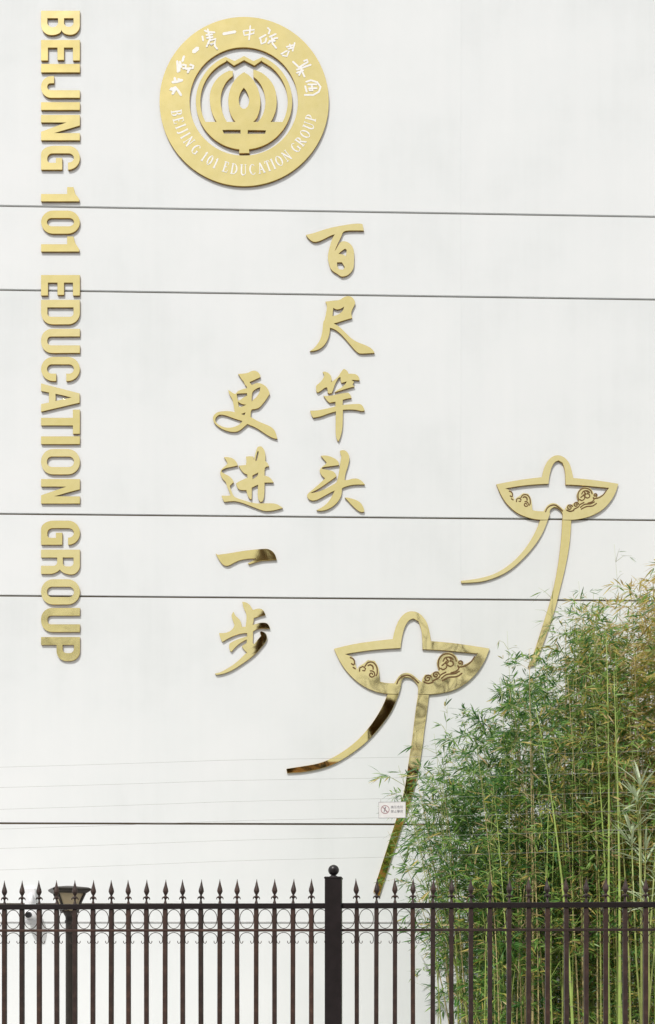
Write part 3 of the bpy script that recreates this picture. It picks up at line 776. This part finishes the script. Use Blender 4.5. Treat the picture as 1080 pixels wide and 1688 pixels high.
# ------------------------------------------------------------------ iron fence
FY, FS = 6.09, -0.083
FRZ = math.atan(FS)
FN = math.sqrt(1 + FS * FS)
fence = empty('iron_fence', (0, FY, 0), FRZ)
tag(fence, 'dark iron picket fence with spear tips, rings and ball-topped post', 'fence')
def fu(px):
    k = (px - CX) / F
    y = FY / (1 - FS * k)
    return k * y * FN
PXM = F / FY
fz = lambda py: EYE + (HY - py) / PXM
Z_RAIL, Z_LOW = fz(1493.5), fz(1533.5)
STEP = 0.1252
POSTU = fu(550)
left0, right0 = fu(513.5), fu(588.5)
lu = [left0 - i * STEP for i in range(30)]
ru = [right0 + i * STEP for i in range(30)]
bar_mb = MB(); bar_mb.bbox(-0.0145, 0.0145, -0.0145, 0.0145, 0.10, Z_RAIL - 0.018, 0.003)
bar_me = bar_mb.mesh('bar', M['fence'])
fin = MB()
fin.lathe([(0.012, 0), (0.010, 0.008), (0.006, 0.022), (0.0062, 0.032), (0.014, 0.040), (0.015, 0.046), (0.0075, 0.054), (0.0072, 0.060), (0.0135, 0.070), (0.019, 0.084), (0.0165, 0.100), (0.0095, 0.124), (0.0035, 0.150), (0.0008, 0.166)], 10)
for s in (-1, 1):
    fin.tube([(s * 0.008, 0, 0.046), (s * 0.016, 0, 0.044), (s * 0.021, 0, 0.036), (s * 0.0225, 0, 0.028)], [0.006, 0.005, 0.004, 0.0015], 6)
fin_me = fin.mesh('finial', M['fence'])
hw = STEP / 2 - 0.0150
ring = MB()
hz = (Z_RAIL - 0.019 - (Z_LOW + 0.010)) / 2 - 0.002
n = 28
rp = [(hw * math.cos(2 * math.pi * i / n), 0, hz * math.sin(2 * math.pi * i / n)) for i in range(n)]
ring.tube(rp + [rp[0]], 0.0026, 6, 0, False)
ring_me = ring.mesh('ring', M['fence'], True)
scr = MB()
top = -0.004
arch = [(hw * math.cos(R(a)), 0, top - 0.042 + 0.040 * math.sin(R(a))) for a in range(0, 181, 15)]
hookR = [(hw, 0, top - 0.054), (hw - 0.004, 0, top - 0.071), (hw - 0.014, 0, top - 0.076), (hw - 0.021, 0, top - 0.068), (hw - 0.021, 0, top - 0.058)]
hookL = [(-x, y, z) for x, y, z in hookR]
scr.tube(hookR[::-1] + arch + hookL, 0.0026, 6)
scr_me = scr.mesh('scroll', M['fence'], True)
random.seed(3)
def bay(u):
    place('ring', ring_me, fence, (u, 0, (Z_RAIL - 0.019 + Z_LOW + 0.010) / 2))
    place('scroll', scr_me, fence, (u, 0, Z_LOW - 0.009))
for us in (lu, ru):
    for i, u in enumerate(us):
        bo = place('bar', bar_me, fence, (u + random.uniform(-0.0018, 0.0018), 0, 0))
        bo.rotation_euler = (0, random.uniform(-0.0022, 0.0022), random.uniform(-.06, .06))
        fo = place('finial', fin_me, bo, (0, 0, Z_RAIL + 0.018))
        fo.rotation_euler = (random.uniform(-.03, .03), random.uniform(-0.035, 0.035), random.uniform(-.2, .2))
        if i: bay((u + us[i - 1]) / 2)
bay(left0 + STEP / 2); bay(right0 - STEP / 2)
for u0, u1 in ((lu[-1] - 0.14, POSTU - 0.0565), (POSTU + 0.0565, ru[-1] + 0.14)):
    mb = MB(); mb.bbox(u0, u1, -0.022, 0.022, Z_RAIL - 0.018, Z_RAIL + 0.018, 0.003); mb.build('top_rail', M['post'], fence)
    mb = MB(); mb.bbox(u0, u1, -0.0165, 0.0165, Z_LOW - 0.009, Z_LOW + 0.009, 0.002); mb.build('middle_rail', M['fence'], fence)
    mb = MB(); mb.bbox(u0, u1, -0.022, 0.022, 0.14, 0.18, 0.003); mb.build('bottom_rail', M['post'], fence)
zp = fz(1447)
for up in (POSTU, lu[-1] - 0.2, ru[-1] + 0.2):
    mb = MB(); mb.bbox(-0.055, 0.055, -0.055, 0.055, 0, zp, 0.004); po = mb.build('post', M['post'], fence, (up, 0, 0))
    mb = MB(); mb.bbox(-0.059, 0.059, -0.059, 0.059, zp - 0.012, zp + 0.004, 0.004)
    mb.build('post_cap', M['post'], po)
    r = 0.0365
    mb = MB(); mb.lathe([(0.030, 0.0), (0.026, 0.006), (0.018, 0.010)] + [(r * math.sin(R(a)), 0.046 - r * math.cos(R(a))) for a in range(25, 181, 12)], 20)
    mb.build('ball_finial', M['post'], po, (0, 0, zp + 0.004), smooth=True)

# ------------------------------------------------------------------ security wires above the fence, with their warning plate
def wire_pt(px, py):
    k = (px - CX) / F
    y = (FY + 0.1) / (1 - FS * k)
    return Vector((k * y, y, EYE + y * (HY - py) / F))
WY = [(1262, 1240), (1295.5, 1274), (1331.5, 1307), (1364, 1338), (1396, 1370), (1431.5, 1402)]
ORD = ['topmost', 'second from the top', 'third from the top', 'third from the bottom', 'second from the bottom', 'lowest']
for (ya, yb), od in zip(WY, ORD):
    A, B = wire_pt(0, ya), wire_pt(900, yb)
    d = B - A
    p0, p1 = A - d * 0.55, B + d * 0.75
    pts = []
    for i in range(25):
        t = i / 24
        p = p0.lerp(p1, t); p.z -= 0.012 * 4 * ((t * 2.3) % 1) * (1 - (t * 2.3) % 1)
        pts.append(p - p0)
    mb = MB(); mb.tube(pts, 0.0008, 5)
    o = mb.build('security_wire', M['wire'], None, p0, smooth=True)
    tag(o, 'thin grey security wire, %s of the six strung above the fence' % od, 'wire', 'security wires above the fence')

sg0 = wire_pt(646.5, 1349)
sg = empty('warning_sign', sg0 + Vector((0, -0.004, 0)), FRZ)
tag(sg, 'small white warning plate with red circle hung on the wires', 'sign')
ppm = F / sg0.y
sw, sh_ = 45 / ppm, 27 / ppm
mb = MB(); mb.bbox(-sw / 2, sw / 2, -0.003, 0.0, 0, sh_, 0.0012)
mb.build('plate', M['sign_white'], sg)
mb = MB()
for x0, x1, z0, z1 in ((-sw / 2 + .001, sw / 2 - .001, 0.001, 0.0028), (-sw / 2 + .001, sw / 2 - .001, sh_ - .0028, sh_ - .001), (-sw / 2 + .001, -sw / 2 + .0028, .003, sh_ - .003), (sw / 2 - .0028, sw / 2 - .001, .003, sh_ - .003)):
    mb.box(x0, x1, -0.0036, -0.0028, z0, z1)
mb.build('border_line', M['sign_black'], sg)
icx, icz, ir = -sw / 2 + 11 / ppm, sh_ / 2 + 0.8 / ppm, 6.6 / ppm
mb = MB()
nseg = 28
rr = [(icx + ir * math.cos(2 * math.pi * i / nseg), icz + ir * math.sin(2 * math.pi * i / nseg)) for i in range(nseg + 1)]
stroke_mb(mb, rr, 1.1 / ppm, 0.0028, 0.0010)
stroke_mb(mb, [(icx - ir * .68, icz + ir * .68), (icx + ir * .68, icz - ir * .68)], 1.1 / ppm, 0.0028, 0.0014)
mb.build('prohibition_ring', M['sign_red'], sg)
mb = MB()
stroke_mb(mb, [(icx + ir * .1, icz + ir * .62), (icx + ir * .12, icz + ir * .5)], 1.9 / ppm, 0.0028, 0.0006)
stroke_mb(mb, [(icx, icz + ir * .35), (icx - ir * .1, icz - ir * .15)], 2.2 / ppm, 0.0028, 0.0007)
stroke_mb(mb, [(icx, icz + ir * .3), (icx - ir * .45, icz + ir * .45)], 1.0 / ppm, 0.0028, 0.0005)
stroke_mb(mb, [(icx - ir * .1, icz - ir * .15), (icx + ir * .3, icz - ir * .3), (icx + ir * .25, icz - ir * .65)], 1.2 / ppm, 0.0028, 0.0006)
stroke_mb(mb, [(icx - ir * .15, icz - ir * .2), (icx - ir * .3, icz - ir * .7)], 1.2 / ppm, 0.0028, 0.0005)
mb.build('climbing_figure', M['sign_black'], sg)
def text_mesh(name, s, size, mat, parent, x, z, y):
    cu = bpy.data.curves.new(name, 'FONT')
    cu.body = s; cu.size = size; cu.align_x = 'LEFT'; cu.extrude = 0.0002
    ob = bpy.data.objects.new(name, cu)
    me = bpy.data.meshes.new_from_object(ob)
    bpy.data.objects.remove(ob)
    me.transform(Matrix.Rotation(R(90), 4, 'X'))
    me.materials.clear(); me.materials.append(mat)
    return place(name, me, parent, (x, y, z))
tsz = 5.1 / ppm
text_mesh('warning_text', '高压危险', tsz, M['sign_black'], sg, -sw / 2 + 20.2 / ppm, sh_ * 0.60, -0.0033)
text_mesh('warning_text', '禁止攀爬', tsz, M['sign_black'], sg, -sw / 2 + 20.2 / ppm, sh_ * 0.34, -0.0033)
for s in (-1, 1):
    mb = MB(); mb.tube([(s * sw * .42, 0.001, sh_ - 0.006), (s * sw * .42, 0.004, sh_ + 0.012), (s * sw * .42, 0.008, sh_ + 0.02)], 0.0014, 5)
    mb.build('hanging_tie', M['wire'], sg)

# ------------------------------------------------------------------ bamboo stand
LEAVES = ['leaf_dark', 'leaf_green', 'leaf_yellow', 'leaf_dry']
def add_leaf(mb, p, d, L, wd, mi, rnd, nrm=None):
    d = d.normalized()
    side = d.cross(Vector((rnd.uniform(-.6, .6), rnd.uniform(-1, .3), rnd.uniform(.2, 1)))).normalized()
    up = side.cross(d)
    droop = Vector((0, 0, -1)) * L * rnd.uniform(0.05, 0.28)
    m1 = p + d * L * 0.35 + droop * 0.15
    t = p + d * L + droop
    m2 = p + d * L * 0.7 + droop * 0.55
    mb.add([tuple(p), tuple(m1 + side * wd * .5), tuple(m1 - side * wd * .5), tuple(m2 + side * wd * .36), tuple(m2 - side * wd * .36), tuple(t), tuple(m1 - up * wd * .15)],
           [(0, 1, 6), (0, 6, 2), (1, 3, 6), (6, 3, 4), (6, 4, 2), (3, 5, 4)], mi)

def bamboo(base, h, lean, seed, pal, dens=1.0, rad=0.013, bare=0.25, culm='culm', bl=(0.25, 0.7), leafL=(0.09, 0.17), big_leaf=None, bend=0.6, name='bamboo_plant'):
    rnd = random.Random(seed)
    root = empty(name, base)
    st = MB(); fo = MB()
    N = 14
    pts = []
    for i in range(N + 1):
        t = i / N
        off = Vector((lean[0], lean[1], 0)) * (t * 0.45 + bend * t ** 2.6)
        pts.append(off + Vector((math.sin(t * 5 + seed) * 0.012, math.cos(t * 4 + seed) * 0.012, h * (t - 0.07 * bend * t ** 4))))
    rads = [rad * (1 - 0.85 * (i / N) ** 1.3) for i in range(N + 1)]
    st.tube(pts, rads, 7)
    def at(t):
        f = min(max(t, 0), 0.9999) * N; i = int(f)
        return pts[i].lerp(pts[i + 1], f - i)
    nodes = int(h / 0.24)
    nd = MB()
    for i in range(1, nodes):
        t = i / nodes
        p = at(t)
        r_n = rad * (1 - 0.85 * t ** 1.3)
        if r_n > 0.006:
            nd.tube([p - Vector((0, 0, .005)), p + Vector((0, 0, .005))], r_n * 1.22, 7)
        if t < bare and rnd.random() > 0.15: continue
        for b_ in range(rnd.choice((1, 2, 2, 3))):
            az = rnd.uniform(0, 2 * math.pi)
            L = rnd.uniform(*bl) * (1.15 - 0.55 * t)
            el = R(rnd.uniform(15, 60))
            d = Vector((math.cos(az) * math.cos(el), math.sin(az) * math.cos(el), math.sin(el)))
            q1 = p + d * L * .5; q2 = p + d * L + Vector((0, 0, -L * rnd.uniform(.1, .35)))
            st.tube([p, q1, q2], [0.0028, 0.0019, 0.0008], 3, 0, False)
            nl = int(rnd.uniform(6, 13) * dens * (0.5 + L))
            for k in range(nl):
                s_ = rnd.uniform(.25, 1) ** 0.8
                o = p.lerp(q1, s_ * 2) if s_ < .5 else q1.lerp(q2, s_ * 2 - 1)
                # short twig with a fan of leaves
                a2 = rnd.uniform(0, 2 * math.pi)
                dd = (d * 0.8 + Vector((math.cos(a2), math.sin(a2), rnd.uniform(-.7, .5)))).normalized()
                o2 = o + dd * rnd.uniform(.01, .09)
                for j in range(rnd.choice((1, 2, 3, 3))):
                    d3 = (dd + Vector((rnd.uniform(-.7, .7), rnd.uniform(-.7, .7), rnd.uniform(-.75, .2)))).normalized()
                    mi = rnd.choices(range(4), pal)[0]
                    if big_leaf is None:
                        add_leaf(fo, o2, d3, rnd.uniform(*leafL), rnd.uniform(.011, .02), mi, rnd)
                    else:
                        lm = MB(); add_leaf(lm, Vector((0, 0, 0)), d3, rnd.uniform(*leafL), rnd.uniform(.012, .02), 0, rnd)
                        big_leaf.append((o2.copy(), lm, LEAVES[mi]))
    tag(root, None, 'bamboo')
    st.build('culm', M[culm], root, smooth=True)
    if nd.v: tag(nd.build('node_ring', M['node'], root), kind='stuff')
    if fo.v:
        f_ = fo.build('foliage', [M[k] for k in LEAVES], root)
        f_['kind'] = 'stuff'
    if big_leaf:
        for p, lm, k in big_leaf:
            lm.build('leaf', M[k], root, p)
    return root

prof = [(640, 1330), (668, 1262), (700, 1236), (740, 1205), (765, 1180), (800, 1110), (830, 1062), (880, 1035), (920, 985), (955, 945), (1000, 915), (1050, 888), (1090, 862), (1250, 820)]
def prof_y(px):
    for (a, ya), (b_, yb) in zip(prof, prof[1:]):
        if px <= b_: return ya + (yb - ya) * (px - a) / (b_ - a)
    return prof[-1][1]
rnd = random.Random(11)
NB = 136
for i in range(NB):
    f_ = (i + rnd.random()) / NB
    px = 742 + (1215 - 742) * f_
    Y = rnd.uniform(9.5, 11.8)
    leanpx = rnd.uniform(-75, 25) - (30 if px < 850 else 0)
    if px > 930: leanpx = rnd.uniform(-50, 45)
    top = prof_y(px + leanpx) + abs(rnd.gauss(0, 1)) * (70 if px < 900 else 110) + 10
    h = EYE + (HY - top) * Y / F
    bx = (px - CX) / F * Y
    yellow = min(1, max(0, (px - 880) / 170)) * rnd.uniform(.1, 1.2)
    if px < 900 and rnd.random() < 0.15: yellow = 0.5
    dark = (0.55 - 0.35 * yellow)
    pal = (dark, 0.34, 0.06 + 0.55 * yellow, 0.05 + 0.22 * yellow + (0.06 if rnd.random() < .3 else 0))
    ls = rnd.uniform(.65, 1.35)
    if px < 905: pal = (.62, .33, .025, .025)
    if 905 <= px < 1000 and rnd.random() < .4: pal = (.3, .55, .1, .05)
    if px > 1000 and rnd.random() < .6: pal = (.08, .17, .5, .3)
    if px < 800: leanpx -= rnd.uniform(0, 25)
    o = bamboo((bx, Y, 0.02), h, (leanpx / F * Y, rnd.uniform(-.35, .25)), 100 + i, pal,
               leafL=(.085 * ls, .16 * ls), dens=rnd.uniform(.9, 1.5) * (.65 if px < 790 else 1.25 if px < 900 else 1.05) / ls ** .7, rad=rnd.uniform(.008, .015), bare=rnd.uniform(.10, .42) if px > 800 else rnd.uniform(.25, .45),
               culm=rnd.choice(['culm', 'culm', 'culm_bright', 'culm_dry']) if px > 800 else rnd.choice(['culm', 'culm_dry']))
    zones = ((800, 'dark green leafy bamboo at the left edge of the stand, under the large kite', 'bamboos at the left edge of the stand'),
             (900, 'dark green bushy bamboo in the left half of the stand, under the small kite tail', 'dark bushy bamboos under the small kite'),
             (985, 'mixed green and straw coloured bamboo in the middle of the stand', 'bamboos in the middle of the stand'),
             (1060, 'tall yellowing bamboo right of the middle of the stand', 'tall yellowing bamboos right of the middle'),
             (2000, 'tallest tan topped bamboo at the right edge of the photo', 'tan topped bamboos at the right edge'))
    for lim, lab, grp in zones:
        if px < lim:
            tag(o, lab, None, grp); break
rnd = random.Random(41)
for i in range(44):
    px = 775 + (1130 - 775) * (i + rnd.random()) / 44
    Y = rnd.uniform(9.3, 11.2)
    h = rnd.uniform(2.0, 3.3)
    o = bamboo(((px - CX) / F * Y, Y, 0.03), h, (rnd.uniform(-.25, .25), rnd.uniform(-.2, .2)), 900 + i, (.4, .45, .1, .05), dens=1.0, rad=rnd.uniform(.005, .009), bare=.12, bl=(.15, .45), culm=rnd.choice(['culm', 'culm_bright']))
    tag(o, 'short leafy bamboo filling the foot of the stand behind the fence bars', None, 'short bamboos at the foot of the stand')
# slender bright culms along the near side, leafy only at the top
rnd = random.Random(77)
for i in range(34):
    px = 792 + (1110 - 792) * (i + rnd.random()) / 34
    Y = rnd.uniform(9.0, 9.6)
    top = prof_y(px) + rnd.uniform(120, 330)
    lp = rnd.uniform(-35, 25)
    o = bamboo(((px - CX) / F * Y, Y, 0.03), EYE + (HY - top) * Y / F, (lp / F * Y, .1), 600 + i, (.25, .45, .2, .1), dens=.45, rad=rnd.uniform(.006, .012), bare=rnd.uniform(.3, .75), bl=(.15, .45), culm=rnd.choice(['culm_bright', 'culm_bright', 'culm', 'culm_dry']))
    if px < 950: tag(o, 'slender upright culm close behind the fence, left of the leaning bright one', None, 'slender culms behind the fence, left')
    else: tag(o, 'slender upright culm close behind the fence, right of the leaning bright one', None, 'slender culms behind the fence, right')

# left-edge bamboo whose sprays cross the big kite's right tail: leaves one by one
for (px, Y, ty, lp, sd, lab) in ((735, 9.6, 1245, -75, 5, 'thin bamboo leaning left, its leaf sprays crossing the large kite tail'),
                                 (752, 9.9, 1190, -38, 9, 'thin bamboo in front of the stand with sprays below the large kite')):
    bl_ = []
    o = bamboo(((px - CX) / F * Y, Y, 0.02), EYE + (HY - ty) * Y / F, (lp / F * Y, -0.1), sd, (0.5, 0.4, 0.06, 0.04), dens=0.5, rad=.008, bare=.5, bl=(.25, .55), leafL=(.13, .2), big_leaf=bl_)
    tag(o, lab)
# bright thick culms at the right end of the fence
for j, (px, Y, lab, lp) in enumerate(((1004, 8.9, 'bright green thick bamboo culm, left one of the upright pair', 4), (1022, 8.8, 'bright green thick bamboo culm, right one of the upright pair', 0), (948, 9.0, 'bright green bamboo culm leaning left behind the fence', -55))):
    o = bamboo(((px - CX) / F * Y, Y, 0.02), EYE + (HY - (1010 + 60 * j)) * Y / F, (lp / F * Y, 0.15), 300 + j, (0.2, 0.45, 0.25, 0.1), dens=.35, rad=.0165, bare=.7, culm='culm_bright')
    tag(o, lab)
# wispy bare tips standing above the mass
for j, (px, Y, ty, lp) in enumerate(((985, 10.6, 925, -30), (1045, 10.8, 862, -30), (912, 10.4, 925, 0), (860, 10.2, 1010, -22), (720, 10.5, 1120, 18))):
    o = bamboo(((px - CX) / F * Y, Y, 0.02), EYE + (HY - ty) * Y / F, (lp / F * Y, 0.0), 400 + j, (0.5, 0.3, 0.15, 0.05), dens=.22, rad=.006, bare=.72, bl=(.15, .4))
    tag(o, ['wispy bamboo shoot with sparse leaves just right of the small kite tail', 'tallest wispy bamboo shoot, near the right edge of the photo', 'bare bamboo tip crossing the small kite tail', 'sparse bamboo tip between the two kites', 'thin bare bamboo shoot below the large kite wing'][j])

# pale long-leaved shrub at the right edge
sh = empty('broadleaf_shrub', ((1062 - CX) / F * 8.2, 8.2, 0.03))
tag(sh, 'pale green shrub with long narrow leaves at the right edge of the photo', 'shrub')
rnd = random.Random(5)
mb = MB(); heads = []
for (px, py) in ((1058, 1290), (1070, 1395), (1045, 1365), (1060, 1478), (1095, 1330), (1100, 1440), (1052, 1320)):
    p = Vector(((px - 1062) / F * 8.2, rnd.uniform(-.15, .15), EYE - .03 + (HY - py) / F * 8.2))
    heads.append(p)
    mb.tube([(rnd.uniform(-.05, .05), 0, 0), (p.x * .5, p.y, p.z * .55), p], [.011, .008, .004], 6)
mb.build('stem', M['culm'], sh, smooth=True)
lmesh = []
for k in range(5):
    lm = MB(); L = .22 + .03 * k; w_ = .022
    ps = [(0, 0), (.3, .5), (.65, .45), (1, 0)]
    z = lambda t: -L * .16 * t * t
    lm.add([(0, 0, 0), (L * .3, w_ * .5, z(.3) + .004), (L * .3, 0, z(.3)), (L * .3, -w_ * .5, z(.3) + .004), (L * .68, w_ * .42, z(.68) + .003), (L * .68, 0, z(.68)), (L * .68, -w_ * .42, z(.68) + .003), (L, 0, z(1))],
           [(0, 2, 1), (0, 3, 2), (1, 2, 5, 4), (2, 3, 6, 5), (4, 5, 7), (5, 6, 7)])
    lmesh.append(lm.mesh('leaf', M['leaf_pale']))
for p in heads:
    for k in range(15):
        o = place('leaf', rnd.choice(lmesh), sh, p - Vector((0, 0, rnd.uniform(0, .16))))
        o.rotation_euler = (rnd.uniform(-.5, .5), -R(rnd.uniform(-15, 75)), rnd.uniform(0, 2 * math.pi))

# ------------------------------------------------------------------ across the street: what the gold mirrors
def bare_tree(loc, h, seed, lab):
    rnd = random.Random(seed)
    root = empty('street_tree', loc)
    tag(root, lab, 'tree', 'street trees across the road')
    tr = MB(); br = MB()
    tp = [Vector((rnd.uniform(-.1, .1) * t * 3, rnd.uniform(-.1, .1) * t * 3, h * .55 * t)) for t in (0, .25, .5, .75, 1)]
    tr.tube(tp, [.22, .19, .16, .13, .10], 9)
    def grow(p, d, L, r, lv):
        e = p + d * L * .5 + Vector((rnd.uniform(-.1, .1), rnd.uniform(-.1, .1), .05)) * L
        q = p + d * L
        br.tube([p, e, q], [r, r * .75, r * .5], 5, 0, False)
        if lv == 0: return
        for _ in range(rnd.choice((2, 3, 3))):
            nd_ = (d + Vector((rnd.uniform(-.8, .8), rnd.uniform(-.8, .8), rnd.uniform(-.2, .6)))).normalized()
            grow(e.lerp(q, rnd.random()), nd_, L * rnd.uniform(.55, .8), r * .6, lv - 1)
    for k in range(9):
        a = rnd.uniform(0, 6.28); t = rnd.uniform(.45, 1)
        p = tp[2].lerp(tp[4], (t - .45) / .55)
        grow(p, Vector((math.cos(a) * .6, math.sin(a) * .6, rnd.uniform(.5, 1.1))).normalized(), h * rnd.uniform(.16, .26), .10, 3)
    tr.build('trunk', M['bark'], root, smooth=True); br.build('crown', M['bark'], root)
def conifer(loc, h, rad, seed, lab, col_=1.4, low=.1):
    rnd = random.Random(seed)
    root = empty('conifer', loc)
    tag(root, lab, 'tree', 'conifers across the road')
    tr = MB(); tr.tube([(0, 0, 0), (0, 0, h * .5), (0, 0, h * .97)], [.2, .12, .02], 8)
    fo = MB()
    for k in range(9000):
        z = h * (low + (1 - low) * (1 - math.sqrt(rnd.random())))
        r0 = rad * (1 - (z / h) ** col_) * (0.8 + .2 * math.sin(z * 5 + seed)) + .08
        r = r0 * math.sqrt(rnd.random()); a = rnd.uniform(0, 6.28)
        p = Vector((r * math.cos(a), r * math.sin(a), z))
        add_leaf(fo, p, Vector((math.cos(a), math.sin(a), rnd.uniform(-.2, .6))), rnd.uniform(.3, .6), rnd.uniform(.12, .25), 0, rnd)
    tr.build('trunk', M['bark'], root); f_ = fo.build('crown', M['needle'], root); f_['kind'] = 'stuff'
VY = 2 * W
def refl(px, Y):   # x across the street that shows at this column of the wall's mirror
    k = (px - CX) / F
    return -VY * S + (VY - Y) * (k + 2 * S)
def hgt(py, Y): return EYE + (VY - Y) * (HY - py) / F
conifer((refl(447, -12), -12, -.14), hgt(893, -12), .62, 1, 'slim columnar conifer across the road, nearest the middle', 9)
conifer((refl(642, -12), -12, -.14), hgt(1128, -12), .75, 4, 'low columnar conifer across the road beside the bare trees', 6, .62)
conifer((refl(992, -12), -12, -.14), hgt(826, -12), .5, 3, 'tall dark conifer across the road on the right', 7)
for j, (px, py) in enumerate(((560, 1060), (720, 1010), (840, 990), (105, 975), (1010, 960))):
    bare_tree((refl(px, -20), -20, -.14), hgt(py, -20), 50 + j, ['bare street tree across the road opposite the large kite', 'bare street tree across the road opposite the kite wing', 'bare street tree across the road opposite the bamboo', 'bare street tree across the road opposite the lowest English letters', 'bare street tree across the road opposite the small kite'][j])
ob_ = empty('opposite_building', (0, -46, -.15))
tag(ob_, 'brown rendered building across the road with rows of dark windows', 'building')
mb = MB(); mb.box(-45, 45, -10, 0, 0, 16.6); mb.build('wall', M['far_wall'], ob_)
wm = MB(); wm.box(-0.7, 0.7, 0.002, 0.06, 0, 1.7); wme = wm.mesh('window', M['far_glass'])
for fl in (3, 4):
    for i in range(20):
        place('window', wme, ob_, (-40 + i * 4.2, 0, 1.2 + fl * 3.3))
